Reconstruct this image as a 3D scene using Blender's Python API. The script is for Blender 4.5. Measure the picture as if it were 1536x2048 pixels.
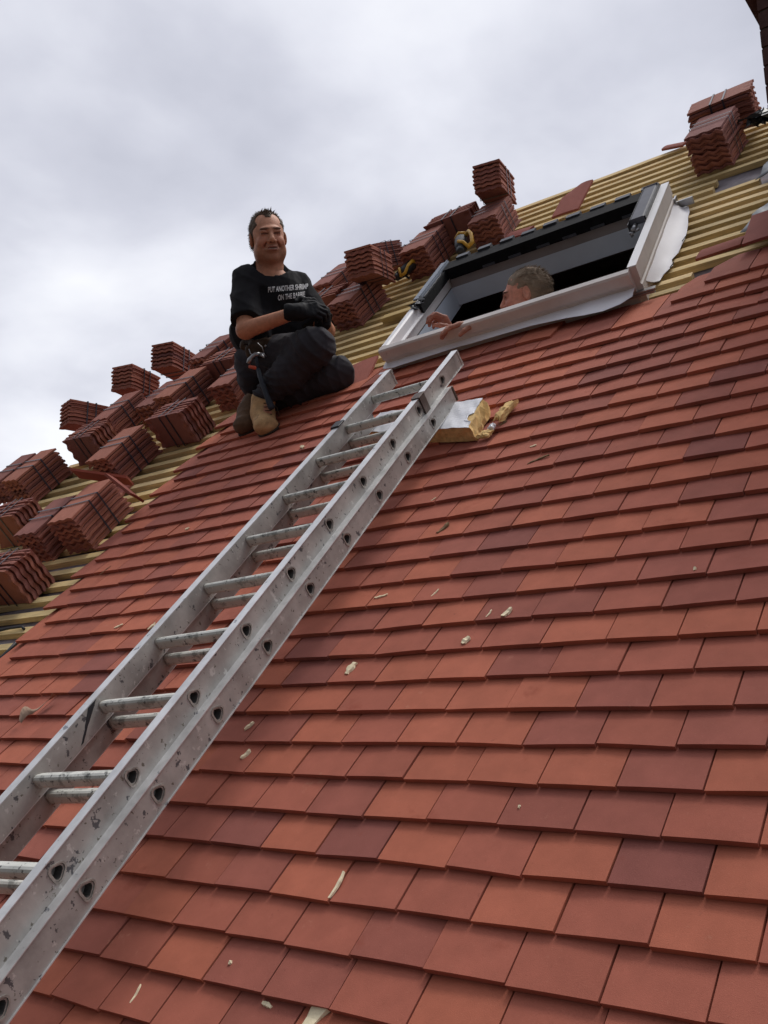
import bpy, bmesh, math, random
import numpy as np
from mathutils import Vector, Matrix, Euler
from mathutils.bvhtree import BVHTree
random.seed(7); rng = np.random.default_rng(7)
S = bpy.context.scene
for o in list(bpy.data.objects): bpy.data.objects.remove(o)
COL = S.collection

# ------------------------------------------------------------------ camera
PITCH = math.radians(47)                       # slope of the roof
CP, SP = math.cos(PITCH), math.sin(PITCH)
RU, RV, RN = Vector((1, 0, 0)), Vector((0, CP, SP)), Vector((0, -SP, CP))   # along the courses, up the slope, out of the slope
def W(u, v, n=0.0): return RU*u + RV*v + RN*n
RM = Matrix(((RU.x, RV.x, RN.x, 0), (RU.y, RV.y, RN.y, 0), (RU.z, RV.z, RN.z, 0), (0, 0, 0, 1)))
CAM_UVN = (0.77382817, -0.68112392, 1.33944615)
CR = ((0.789236775, 0.415453866, -0.45222052), (-0.135929945, -0.599950835, -0.788404747), (-0.598855879, 0.68370833, -0.417030641))
FPX = 1909.6
cloc = W(*CAM_UVN)
cx, cy, cz = W(*CR[0]), -W(*CR[1]), -W(*CR[2])      # camera right, up, back
cam = bpy.data.objects.new("camera", bpy.data.cameras.new("camera")); COL.objects.link(cam)
CM = Matrix(((cx.x, cy.x, cz.x, cloc.x), (cx.y, cy.y, cz.y, cloc.y), (cx.z, cy.z, cz.z, cloc.z), (0, 0, 0, 1)))
cam.matrix_world = CM
cam.data.sensor_fit = 'VERTICAL'; cam.data.sensor_height = 24; cam.data.lens = FPX/2048*24
cam.data.clip_start = 0.05; cam.data.clip_end = 5000
S.camera = cam
CMI = CM.inverted(); RMI = RM.inverted()
def cc(px, py, d): return Vector(((px-768)/FPX*d, (1024-py)/FPX*d, -d))     # camera-axis coordinates of a measured point
def rp(px, py, n=0.0):                                                       # roof coordinates of a measured point lying n above the slope
    c = Vector(CAM_UVN); d = Vector(((px-768)/FPX, (py-1024)/FPX, 1))
    dd = Vector([sum(CR[i][j]*d[i] for i in range(3)) for j in range(3)])
    return c + dd*((n-c.z)/dd.z)

# ------------------------------------------------------------------ world and sun
SUN_EL, SUN_AZ = math.radians(66), math.radians(15)     # azimuth from +Y towards +X
wd = bpy.data.worlds.new("World"); S.world = wd; wd.use_nodes = True
nt = wd.node_tree; nt.nodes.clear(); N = nt.nodes.new; L = nt.links.new
out = N('ShaderNodeOutputWorld'); bgs = N('ShaderNodeBackground'); bgc = N('ShaderNodeBackground'); mx = N('ShaderNodeMixShader')
sky = N('ShaderNodeTexSky'); sky.sky_type = 'NISHITA'; sky.sun_disc = False; sky.sun_elevation = SUN_EL; sky.sun_rotation = SUN_AZ
L(sky.outputs[0], bgs.inputs[0]); bgs.inputs[1].default_value = 0.1
tc = N('ShaderNodeTexCoord'); sep = N('ShaderNodeSeparateXYZ'); L(tc.outputs['Generated'], sep.inputs[0])
def mth(op, a, b=None, c=None):
    m = N('ShaderNodeMath'); m.operation = op
    for i, v in enumerate((a, b, c)):
        if v is None: continue
        if isinstance(v, (int, float)): m.inputs[i].default_value = v
        else: L(v, m.inputs[i])
    return m.outputs[0]
zz = mth('ADD', mth('MAXIMUM', sep.outputs[2], 0.0), 0.22)
px_ = mth('DIVIDE', sep.outputs[0], zz); py_ = mth('DIVIDE', sep.outputs[1], zz)
cmb = N('ShaderNodeCombineXYZ'); L(px_, cmb.inputs[0]); L(py_, cmb.inputs[1])
SKX, SKY = 3.1, 1.7
def noise(scale, detail, rough, dist, off):
    mp = N('ShaderNodeMapping'); mp.inputs['Location'].default_value = off; L(cmb.outputs[0], mp.inputs[0])
    n = N('ShaderNodeTexNoise'); n.inputs['Scale'].default_value = scale; n.inputs['Detail'].default_value = detail
    n.inputs['Roughness'].default_value = rough; n.inputs['Distortion'].default_value = dist
    L(mp.outputs[0], n.inputs[0]); return n.outputs[0]
n1 = noise(1.1, 5, 0.45, 0.15, (SKX, SKY, 0)); n2 = noise(2.4, 6, 0.5, 0.15, (8.3, 4.4, 0))
nn = mth('ADD', mth('MULTIPLY', n1, 0.58), mth('MULTIPLY', n2, 0.42))
ramp = N('ShaderNodeValToRGB'); L(nn, ramp.inputs[0])
cr = ramp.color_ramp; cr.elements[0].position = 0.38; cr.elements[0].color = (0.46, 0.472, 0.545, 1)
cr.elements[1].position = 0.62; cr.elements[1].color = (0.90, 0.908, 0.945, 1)
e = cr.elements.new(0.46); e.color = (0.59, 0.60, 0.675, 1)
e = cr.elements.new(0.54); e.color = (0.76, 0.77, 0.835, 1)
L(ramp.outputs[0], bgc.inputs[0])
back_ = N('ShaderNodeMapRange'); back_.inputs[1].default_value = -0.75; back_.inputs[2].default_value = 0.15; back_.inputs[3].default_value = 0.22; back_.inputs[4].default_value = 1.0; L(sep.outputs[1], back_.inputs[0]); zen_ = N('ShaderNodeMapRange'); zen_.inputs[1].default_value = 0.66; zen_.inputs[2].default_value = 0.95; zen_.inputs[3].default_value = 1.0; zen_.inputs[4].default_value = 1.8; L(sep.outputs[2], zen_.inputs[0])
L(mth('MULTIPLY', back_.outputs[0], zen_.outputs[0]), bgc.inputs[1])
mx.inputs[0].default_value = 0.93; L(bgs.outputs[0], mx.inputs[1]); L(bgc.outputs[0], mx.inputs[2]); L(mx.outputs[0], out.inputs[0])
sun = bpy.data.objects.new("sun", bpy.data.lights.new("sun", 'SUN')); COL.objects.link(sun)
sun.data.energy = 1.7; sun.data.angle = math.radians(22); sun.data.color = (1, 0.96, 0.9)
sd = Vector((math.sin(SUN_AZ)*math.cos(SUN_EL), math.cos(SUN_AZ)*math.cos(SUN_EL), math.sin(SUN_EL)))
sun.rotation_euler = sd.to_track_quat('Z', 'Y').to_euler()
S.view_settings.view_transform = 'Standard'; S.view_settings.look = 'None'; S.view_settings.gamma = 1
S.view_settings.exposure = 0.2

# ------------------------------------------------------------------ materials
def mat(name, col=(0.5, 0.5, 0.5), rough=0.7, metal=0.0, attr=False, nscale=0, namt=0.0, bump=0.0, bscale=200, spots=None, coat=0, stretch=None, sheen=0):
    m = bpy.data.materials.new(name); m.use_nodes = True; t = m.node_tree; b = t.nodes['Principled BSDF']
    b.inputs['Roughness'].default_value = rough; b.inputs['Metallic'].default_value = metal
    tcn = t.nodes.new('ShaderNodeTexCoord'); vec = tcn.outputs['Object']
    if stretch:
        mp = t.nodes.new('ShaderNodeMapping'); mp.inputs['Scale'].default_value = stretch; t.links.new(vec, mp.inputs[0]); vec = mp.outputs[0]
    if attr:
        a = t.nodes.new('ShaderNodeAttribute'); a.attribute_name = 'Col'; c = a.outputs['Color']
    else:
        a = t.nodes.new('ShaderNodeRGB'); a.outputs[0].default_value = (*col, 1); c = a.outputs[0]
    def nz(sc, det=6, ro=0.6):
        n = t.nodes.new('ShaderNodeTexNoise'); n.inputs['Scale'].default_value = sc; n.inputs['Detail'].default_value = det; n.inputs['Roughness'].default_value = ro
        t.links.new(vec, n.inputs[0]); return n
    if namt:
        n = nz(nscale); mr = t.nodes.new('ShaderNodeMapRange'); mr.inputs[1].default_value = 0.3; mr.inputs[2].default_value = 0.7
        mr.inputs[3].default_value = 1-namt; mr.inputs[4].default_value = 1+namt; t.links.new(n.outputs[0], mr.inputs[0])
        mu = t.nodes.new('ShaderNodeVectorMath'); mu.operation = 'SCALE'; t.links.new(c, mu.inputs[0]); t.links.new(mr.outputs[0], mu.inputs['Scale']); c = mu.outputs[0]
    for (sc, lo, hi, colr, amt) in (spots or []):
        n = nz(sc, 5, 0.65); mr = t.nodes.new('ShaderNodeMapRange'); mr.inputs[1].default_value = lo; mr.inputs[2].default_value = hi
        mr.inputs[3].default_value = 0; mr.inputs[4].default_value = amt; t.links.new(n.outputs[0], mr.inputs[0])
        mi = t.nodes.new('ShaderNodeMix'); mi.data_type = 'RGBA'; t.links.new(mr.outputs[0], mi.inputs[0]); t.links.new(c, mi.inputs[6]); mi.inputs[7].default_value = (*colr, 1); c = mi.outputs[2]
    t.links.new(c, b.inputs['Base Color'])
    if bump:
        n = nz(bscale, 4, 0.6); bm = t.nodes.new('ShaderNodeBump'); bm.inputs['Strength'].default_value = bump; bm.inputs['Distance'].default_value = 0.002
        t.links.new(n.outputs[0], bm.inputs['Height']); t.links.new(bm.outputs[0], b.inputs['Normal'])
    if sheen: b.inputs['Sheen Weight'].default_value = sheen
    b.inputs['Specular IOR Level'].default_value = 0.5 if coat else 0.2
    return m
M = {}
M['tile'] = mat('clay_tile', attr=True, rough=0.85, nscale=13, namt=0.10, bump=0.45, bscale=700,
                spots=[(260, 0.60, 0.72, (0.56, 0.27, 0.18), 0.28), (180, 0.62, 0.74, (0.20, 0.05, 0.035), 0.35), (5.5, 0.62, 0.72, (0.27, 0.055, 0.03), 0.55), (11, 0.66, 0.74, (0.56, 0.26, 0.17), 0.40), (38, 0.68, 0.76, (0.15, 0.045, 0.035), 0.5)])
M['batten'] = mat('batten_timber', attr=True, rough=0.75, nscale=6, namt=0.22, bump=0.3, bscale=60, stretch=(1.2, 14, 14),
                  spots=[(3.0, 0.60, 0.74, (0.27, 0.17, 0.06), 0.5)])
M['felt'] = mat('underlay_felt', (0.23, 0.205, 0.225), 0.8, nscale=14, namt=0.25, bump=0.5, bscale=25, spots=[(9, 0.62, 0.7, (0.28, 0.08, 0.06), 0.6)])
M['strap'] = mat('strap_plastic', (0.035, 0.03, 0.045), 0.4, coat=1, nscale=40, namt=0.3)
M['strapgrey'] = mat('strap_grey', (0.16, 0.17, 0.2), 0.45, coat=1, nscale=40, namt=0.3)
M['alu'] = mat('ladder_aluminium', (0.40, 0.388, 0.365), 0.5, 0.4, nscale=9, namt=0.3, bump=0.12, bscale=120, coat=1,
               spots=[(5, 0.5, 0.7, (0.30, 0.265, 0.245), 0.5), (27, 0.615, 0.635, (0.05, 0.05, 0.06), 0.85), (33, 0.61, 0.65, (0.60, 0.59, 0.56), 0.7), (60, 0.63, 0.66, (0.10, 0.085, 0.06), 0.85)])
M['alulip'] = mat('ladder_flange', (0.60, 0.60, 0.60), 0.4, 0.5, nscale=18, namt=0.18, coat=1, spots=[(26, 0.64, 0.68, (0.12, 0.13, 0.16), 0.8)])
M['rung'] = mat('rung_aluminium', (0.60, 0.60, 0.55), 0.55, 0.25, nscale=12, namt=0.15, bump=0.15, bscale=90, coat=1,
                spots=[(30, 0.53, 0.60, (0.22, 0.225, 0.20), 0.7), (55, 0.60, 0.64, (0.05, 0.05, 0.05), 0.85), (24, 0.60, 0.66, (0.72, 0.71, 0.64), 0.8)])
M['steel'] = mat('dull_steel', (0.35, 0.35, 0.36), 0.35, 0.9, nscale=30, namt=0.2, coat=1)
M['hook'] = mat('rusty_hook', (0.10, 0.075, 0.065), 0.55, 0.4, nscale=30, namt=0.3)
M['frame'] = mat('frame_white', (0.80, 0.79, 0.80), 0.5, nscale=5, namt=0.06, coat=1, spots=[(26, 0.66, 0.70, (0.42, 0.38, 0.34), 0.4)])
M['frameside'] = mat('frame_primed_timber', (0.66, 0.61, 0.58), 0.6, nscale=5, namt=0.12, bump=0.15, bscale=30, spots=[(11, 0.62, 0.7, (0.30, 0.27, 0.25), 0.5), (60, 0.70, 0.73, (0.3, 0.2, 0.12), 0.6)])
M['lining'] = mat('lining_board', (0.62, 0.70, 0.80), 0.7, nscale=4, namt=0.08)
M['dark'] = mat('black_rubber', (0.018, 0.018, 0.022), 0.5, nscale=30, namt=0.3, bump=0.2, bscale=60, coat=1)
M['gasket'] = mat('gasket_foam', (0.007, 0.007, 0.009), 0.9, nscale=25, namt=0.5, bump=0.8, bscale=45)
M['tab'] = mat('gasket_tab', (0.07, 0.075, 0.09), 0.5, nscale=30, namt=0.2)
M['cover'] = mat('hinge_cover', (0.11, 0.115, 0.14), 0.6, 0.0, nscale=15, namt=0.12)
M['coverl'] = mat('hinge_cover_pale', (0.24, 0.27, 0.32), 0.6, 0.0, nscale=15, namt=0.12)
M['membrane'] = mat('breather_membrane', (0.90, 0.89, 0.93), 0.6, nscale=9, namt=0.04, bump=0.3, bscale=14)
M['foil'] = mat('insulation_foil', (0.80, 0.81, 0.85), 0.5, 0.1, nscale=20, namt=0.06, bump=1.0, bscale=28, coat=1)
M['foam'] = mat('insulation_foam', (0.76, 0.52, 0.23), 0.9, nscale=60, namt=0.22, bump=0.8, bscale=90, spots=[(7, 0.55, 0.7, (0.60, 0.38, 0.13), 0.6)])
M['lead'] = mat('lead_sheet', (0.20, 0.22, 0.24), 0.5, 0.3, nscale=12, namt=0.25, bump=0.5, bscale=18, coat=1)
M['brick'] = mat('dark_brick', (0.085, 0.045, 0.04), 0.85, nscale=14, namt=0.4, bump=0.6, bscale=60)
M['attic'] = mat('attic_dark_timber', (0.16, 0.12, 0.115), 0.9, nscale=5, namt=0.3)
M['wallr'] = mat('house_render', (0.50, 0.47, 0.42), 0.9, nscale=3, namt=0.12, bump=0.3)
M['grass'] = mat('yard_soil', (0.075, 0.062, 0.05), 0.95, nscale=0.8, namt=0.35, bump=0.5, bscale=20)
M['chip'] = mat('pale_wood', (0.88, 0.76, 0.52), 0.8, nscale=30, namt=0.2, bump=0.6, bscale=80, stretch=(1, 1, 1))
M['twig'] = mat('brown_twig', (0.20, 0.13, 0.07), 0.9, nscale=50, namt=0.4)
M['card'] = mat('torn_cardboard', (0.42, 0.29, 0.21), 0.85, nscale=30, namt=0.15, bump=0.3)
M['skin'] = mat('skin', attr=True, rough=0.55, nscale=45, namt=0.18, bump=0.4, bscale=350, spots=[(120, 0.6, 0.75, (0.26, 0.10, 0.06), 0.3)])
M['tee'] = mat('black_cotton', (0.011, 0.011, 0.013), 0.95, nscale=14, namt=0.25, bump=0.3, bscale=300, sheen=0.03)
M['print'] = mat('white_print', (0.62, 0.62, 0.62), 0.8, nscale=180, namt=0.2)
M['trouser'] = mat('dark_navy_cloth', (0.034, 0.032, 0.038), 0.88, nscale=10, namt=0.25, bump=0.3, bscale=260, sheen=0.05)
M['glove'] = mat('black_glove', (0.009, 0.009, 0.011), 0.75, nscale=60, namt=0.4, bump=0.5, bscale=200)
M['boot'] = mat('tan_nubuck', (0.50, 0.31, 0.15), 0.85, nscale=22, namt=0.28, bump=0.4, bscale=120, spots=[(14, 0.58, 0.7, (0.13, 0.075, 0.04), 0.6)])
M['bootdark'] = mat('brown_boot', (0.115, 0.066, 0.038), 0.8, nscale=25, namt=0.3, bump=0.4, bscale=120)
M['sole'] = mat('boot_sole', (0.05, 0.036, 0.028), 0.85, nscale=40, namt=0.3, bump=0.5, bscale=150)
M['hair1'] = mat('brown_hair', (0.10, 0.07, 0.048), 0.7, nscale=120, namt=0.4, bump=0.6, bscale=300)
M['hair2'] = mat('grey_hair', (0.27, 0.20, 0.14), 0.75, nscale=16, namt=0.3, bump=0.4, bscale=260)
M['leather'] = mat('tool_leather', (0.055, 0.035, 0.022), 0.7, nscale=20, namt=0.4, bump=0.5, bscale=100)
M['orange'] = mat('orange_plastic', (0.55, 0.08, 0.03), 0.45, coat=1, nscale=20, namt=0.1)
M['rubber'] = mat('grip_rubber', (0.03, 0.035, 0.045), 0.6, nscale=60, namt=0.2)
M['yellow'] = mat('yellow_plastic', (0.60, 0.33, 0.03), 0.5, coat=1, nscale=30, namt=0.2)
M['eye'] = mat('eye', (0.05, 0.035, 0.03), 0.25, coat=1, nscale=30, namt=0.1)
M['jumper'] = mat('dark_workwear', (0.025, 0.025, 0.028), 0.9, nscale=10, namt=0.2, bump=0.3)
M['teeth'] = mat('teeth', (0.42, 0.36, 0.31), 0.4, nscale=30, namt=0.1)

# ------------------------------------------------------------------ object helpers
def tag(o, label, cat, group=None, kind=None):
    o['label'] = label; o['category'] = cat
    if group: o['group'] = group
    if kind: o['kind'] = kind
    return o
def empty(name, mw, label, cat, group=None):
    o = bpy.data.objects.new(name, None); COL.objects.link(o); o.matrix_world = mw; o.empty_display_size = 0.1
    return tag(o, label, cat, group)
def linkmesh(name, me, m, parent=None, mw=None):
    o = bpy.data.objects.new(name, me); COL.objects.link(o)
    for k in (m if isinstance(m, (list, tuple)) else [m]): me.materials.append(k)
    if parent is not None: o.parent = parent
    elif mw is not None: o.matrix_world = mw
    return o
class MB:                                   # a mesh being collected
    def __init__(s): s.v = []; s.f = []; s.c = []; s.m = []
    def add(s, vs, fs, col=None, mi=0):
        b = len(s.v); s.v += [tuple(p) for p in vs]; s.f += [tuple(i+b for i in f) for f in fs]
        s.c += [col or (1, 1, 1)]*len(vs); s.m += [mi]*len(fs)
    def box(s, x0, x1, y0, y1, z0, z1, col=None, mi=0, T=None):
        vs = [Vector(p) for p in ((x0,y0,z0),(x1,y0,z0),(x1,y1,z0),(x0,y1,z0),(x0,y0,z1),(x1,y0,z1),(x1,y1,z1),(x0,y1,z1))]
        if T is not None: vs = [T @ p for p in vs]
        s.add(vs, [(0,3,2,1),(4,5,6,7),(0,1,5,4),(1,2,6,5),(2,3,7,6),(3,0,4,7)], col, mi)
    def tube(s, pts, rads, n=10, col=None, mi=0, cap=True, flat=1.0):
        pts = [Vector(p) for p in pts]; rings = []
        for i, p in enumerate(pts):
            d = (pts[min(i+1, len(pts)-1)] - pts[max(i-1, 0)]).normalized()
            a = d.cross(Vector((0, 0, 1)));
            if a.length < 0.1: a = d.cross(Vector((0, 1, 0)))
            a.normalize(); b = d.cross(a)
            r = rads[i] if hasattr(rads, '__len__') else rads
            rings.append([p + a*math.cos(t)*r + b*math.sin(t)*r*flat for t in [2*math.pi*j/n for j in range(n)]])
        vs = [q for r in rings for q in r]; fs = []
        for i in range(len(pts)-1):
            for j in range(n): fs.append((i*n+j, i*n+(j+1) % n, (i+1)*n+(j+1) % n, (i+1)*n+j))
        if cap: fs += [tuple(range(n))[::-1], tuple((len(pts)-1)*n+j for j in range(n))]
        s.add(vs, fs, col, mi)
    def mesh(s, name, smooth=False, bevel=0):
        me = bpy.data.meshes.new(name); me.from_pydata(s.v, [], s.f)
        a = me.color_attributes.new('Col', 'FLOAT_COLOR', 'POINT')
        a.data.foreach_set('color', np.array([(*c, 1) for c in s.c], dtype=np.float32).ravel())
        me.polygons.foreach_set('material_index', s.m)
        if smooth: me.polygons.foreach_set('use_smooth', [True]*len(me.polygons))
        bm = bmesh.new(); bm.from_mesh(me)
        if bevel: bmesh.ops.bevel(bm, geom=bm.edges[:], offset=bevel, segments=1, affect='EDGES', clamp_overlap=True)
        bmesh.ops.recalc_face_normals(bm, faces=bm.faces[:]); bm.to_mesh(me); bm.free()
        me.update(); return me
    def build(s, name, m, parent=None, mw=None, smooth=False, bevel=0):
        return linkmesh(name, s.mesh(name, smooth, bevel), m, parent, mw)

# ------------------------------------------------------------------ ground
g = MB(); g.add([(-400, -400, -3.5), (400, -400, -3.5), (400, 400, -3.5), (-400, 400, -3.5)], [(0, 1, 2, 3)])
o = g.build('ground', M['grass']); o['kind'] = 'structure'

# ------------------------------------------------------------------ house with its half-tiled roof
G = 0.1017088559; TW = 0.165; TL = 0.265; TT = 0.0135
house = empty('house', Matrix.Identity(4), 'house with steep roof, red clay tiles below and bare battens above', 'house')
OFF = [0.0617,0.0336,0.018,0.0081,-0.019,-0.0081,0.0,-0.0148,0.0128,0.0359,0.0361,0.0356,-0.0009,-0.01,-0.029,-0.0402,-0.0551,-0.0533,-0.0461,-0.0432,-0.0523,-0.045,-0.05,-0.04,-0.055,-0.0325,-0.073,-0.048,-0.066]
def tile_colour():
    r = random.random(); k = random.uniform(0.92, 1.07)
    if r < 0.30: c = (0.455, 0.140, 0.084)
    elif r < 0.76: c = (0.392, 0.121, 0.080)
    elif r < 0.955: c = (0.335, 0.107, 0.077)
    else: c = (0.280, 0.094, 0.074)
    return tuple(x*k for x in c)
SLP = TT*1.05/G
def lay_tile(mb, u, v, du, w=TW-0.0025, l=TL, dn=0.0, chamf=0.0):
    col = tile_colour(); tw = random.gauss(0, 0.0009); dn += random.uniform(-0.0012, 0.0012); dv = random.gauss(0, 0.0012)
    rz = random.gauss(0, 0.0028); x0, x1 = u+0.0014, u+w
    rows = [(0, 0), (0.08, 0.0008), (0.17, 0.0005), (l, 0)]
    vs = []; nx = 4
    for yy, cam_ in rows:
        for i in range(nx+1):
            t = i/nx; x = x0+(x1-x0)*t
            if chamf and yy == l: x = x0 + (x1-x0)*(chamf + (1-chamf)*t)
            z = dn - SLP*yy + 0.0010*math.sin(math.pi*t) + cam_ + tw*(t-0.5)*2
            vs.append((x, v + yy + dv + rz*(t-0.5), z))
    n1 = len(vs); vs += [(a, b, c-TT) for a, b, c in vs]
    fs = []
    for j in range(len(rows)-1):
        for i in range(nx):
            a = j*(nx+1)+i; fs.append((a, a+1, a+nx+2, a+nx+1)); b = a+n1; fs.append((b, b+nx+1, b+nx+2, b+1))
    for i in range(nx): fs.append((i, i+n1, i+1+n1, i+1)); a = (len(rows)-1)*(nx+1)+i; fs.append((a, a+1, a+1+n1, a+n1))
    for j in range(len(rows)-1):
        a = j*(nx+1); fs.append((a, a+nx+1, a+nx+1+n1, a+n1)); a += nx; fs.append((a, a+n1, a+nx+1+n1, a+nx+1))
    mb.add(vs, fs, col)
LU = [-2.697,-2.772,-2.681,-2.804,-2.723,-2.818,-2.742,-2.869,-2.777,-2.849,-2.759,-2.857,-2.768,-2.865,-2.789,-2.874,-2.755,-2.878]
tiles = MB()
for r in range(-9, 29):
    off = OFF[r] if 0 <= r < len(OFF) else 0.01*math.sin(r*2.1)
    par = 0.5 if r % 2 else 0.0
    ul = (-2.755 if r % 2 else -2.872)
    if r < 9: ul = (-2.68 if r % 2 else -2.77)
    elif r <= 26: ul = LU[r-9]
    for k in range(-19, 12):
        u = (k+par)*TW + off
        if u < ul-0.06: continue
        if r == 26 and -0.92 < u < -0.45: continue
        if r == 27 and u < -0.36: continue
        if r == 28 and u < -0.2: continue
        ch = 0.0
        if r == 27 and u < -0.2: ch = 0.45
        if r == 26 and -0.45 <= u < -0.3: ch = 0.25
        if r >= 26 and u > 0.02: continue
        lay_tile(tiles, u, r*G, 0, chamf=ch, l=TL)
ME_T = tiles.build('roof_tiles', M['tile'], house, smooth=False); ME_T.matrix_basis = RM
ME_T['label'] = 'red and brown clay tiles laid in overlapping courses'

# battens
BN0, BN1 = -0.074, -0.046
def batcol():
    k = random.uniform(0.85, 1.12); return random.choice([(0.74*k, 0.55*k, 0.26*k), (0.80*k, 0.60*k, 0.31*k), (0.66*k, 0.50*k, 0.245*k), (0.73*k, 0.54*k, 0.26*k)])
def hip_u(v): return -2.92 - (4.85-v)*0.70
def batten(u0, u1, v0, n1=BN1, wd_=0.038):
    if u1-u0 < 0.02: return
    b = MB(); c = batcol(); seg = max(2, int((u1-u0)/0.25)); wob = [random.gauss(0, 0.0016) for _ in range(seg+1)]
    sag = [random.gauss(0, 0.0008) for _ in range(seg+1)]
    vs = []
    for i in range(seg+1):
        u = u0+(u1-u0)*i/seg
        for (y, z) in ((0, BN0), (wd_, BN0), (wd_, n1), (0, n1)): vs.append((u, v0+y+wob[i], z+(sag[i] if z > BN0 else 0)))
    fs = [(0, 1, 2, 3), tuple(seg*4+j for j in (3, 2, 1, 0))]
    for i in range(seg):
        for j in range(4): fs.append((i*4+j, i*4+4+j, i*4+4+(j+1) % 4, i*4+(j+1) % 4))
    b.add(vs, fs, c); o = b.build('batten', M['batten'], house); o.matrix_basis = RM
for i in range(-9, 48):
    v0 = i*G + 0.006 + random.gauss(0, 0.0015)
    hl = hip_u(v0) + random.uniform(-0.03, 0.05)
    if 27 <= i <= 37:                                   # cut round the roof window
        batten(hl, -1.90+random.uniform(-.02, .0), v0); batten(-0.58, -0.02 if i > 31 else (-0.40 if i == 29 else -0.1), v0)
    elif i in (39, 40): batten(hl, -0.50, v0)
    elif i < 26: batten(hl, -2.45 if i < 25 else -1.2, v0)
    else: batten(hl, (-0.27 if i == 38 else 1.5) if i > 37 else 0.0, v0)
batten(-3.0, 1.5, 4.845, n1=-0.035, wd_=0.05)
# underlay with the opening for the window, other slopes, walls, ceiling void
OU0, OU1, OV0, OV1 = -1.86, -0.60, 2.83, 3.72
def felt_n(u, v): return -0.080 + 0.004*math.sin(u*9+v*3) + 0.005*math.sin(v*22)*math.sin(u*2.7)
fb = MB(); us = [-6.2+0.1*i for i in range(44)]+[OU0]+[-1.7+0.1*i for i in range(10)]+[OU1]+[-0.6+0.1*i for i in range(22)]; us = sorted(set(round(u, 4) for u in us if not (abs(u-OU0) < .03 and u != OU0 or abs(u-OU1) < .03 and u != OU1)))
vs_ = sorted(set([round(-1.0+0.06*i, 4) for i in range(98) if -1.0+0.06*i < 4.86]+[OV0, OV1, 4.86]))
idx = {}
def fv(i, j):
    if (i, j) not in idx: idx[(i, j)] = len(fb.v); fb.v.append((us[i], vs_[j], felt_n(us[i], vs_[j]))); fb.c.append((1, 1, 1))
    return idx[(i, j)]
for i in range(len(us)-1):
    for j in range(len(vs_)-1):
        um, vm = (us[i]+us[i+1])/2, (vs_[j]+vs_[j+1])/2
        if um < hip_u(vm)-0.02 or (OU0 < um < OU1 and OV0 < vm < OV1): continue
        fb.f.append((fv(i, j), fv(i+1, j), fv(i+1, j+1), fv(i, j+1))); fb.m.append(0)
o = fb.build('underlay', M['felt'], house, smooth=True); o.matrix_basis = RM
ridge = W(0, 4.86, -0.09); ye, ze = W(0, -1.0, -0.09).y, W(0, -1.0, -0.09).z
yr = 2*ridge.y-ye; hx = hip_u(4.86); hxe = hip_u(-1.0)
b = MB(); b.add([(hx, ridge.y+.02, ridge.z), (1.6, ridge.y+.02, ridge.z), (1.6, yr, ze), (hxe, yr, ze)], [(0, 1, 2, 3)], (0.3, 0.11, 0.08)); b.build('rear_slope', M['tile'], house)
b = MB(); b.add([(hx-.02, ridge.y, ridge.z-.02), (hxe-.02, yr, ze), (hxe-.02, ye, ze)], [(0, 1, 2)], (0.3, 0.11, 0.08)); b.build('hip_slope', M['tile'], house)
b = MB(); b.box(hxe+0.3, 1.6, ye+0.25, ye+0.5, -3.5, ze-0.05); b.box(hxe+0.3, 1.6, yr-0.5, yr-0.25, -3.5, ze-0.05)
b.box(hxe+0.3, hxe+0.55, ye+0.5, yr-0.5, -3.5, ze-0.05); b.box(1.35, 1.597, ye+0.5, yr-0.5, -3.5, ze-0.05); b.build('wall', M['wallr'], house)
b = MB(); b.box(hxe, 1.6, ye-0.02, ye, ze-0.2, ze-0.005); b.build('fascia', M['frame'], house)
# ceiling void seen through the window: a closed room under the slope with the opening left out
b = MB(); x0, x1 = -3.0, 0.2
def rw(u, v, n): return tuple(W(u, v, n))
NB = -0.125
ra, rb = rw(0, 1.0, NB), rw(0, 4.4, NB); zf = ra[2]; yb = 4.6
P = lambda x, y, z: (x, y, z)
b.add([P(x0, ra[1], zf), P(x1, ra[1], zf), P(x1, yb, zf), P(x0, yb, zf)], [(0, 1, 2, 3)])
b.add([P(x0, yb, zf), P(x1, yb, zf), P(x1, yb, rb[2]), P(x0, yb, rb[2])], [(0, 1, 2, 3)])
b.add([P(x0, yb, rb[2]), P(x1, yb, rb[2]), P(x1, rb[1], rb[2]), P(x0, rb[1], rb[2])], [(0, 1, 2, 3)])
for x in (x0, x1): b.add([P(x, ra[1], zf), P(x, yb, zf), P(x, yb, rb[2]), P(x, rb[1], rb[2])], [(0, 1, 2, 3)])
for (a0, a1, c0, c1) in ((x0, x1, 1.0, OV0), (x0, x1, OV1, 4.4), (x0, OU0, OV0, OV1), (OU1, x1, OV0, OV1)):
    b.add([rw(a0, c0, NB), rw(a1, c0, NB), rw(a1, c1, NB), rw(a0, c1, NB)], [(0, 1, 2, 3)])
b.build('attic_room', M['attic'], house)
b = MB()                                             # rafters seen from below inside
for x in (-2.6, -2.2, -0.45, -0.05): b.box(x-.02, x+.02, 1.0, 4.4, -0.30, -0.127)
b.box(-3.0, 0.2, 3.95, 3.99, -0.34, -0.302)
o = b.build('rafter_set', M['attic'], house); o.matrix_basis = RM

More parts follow.
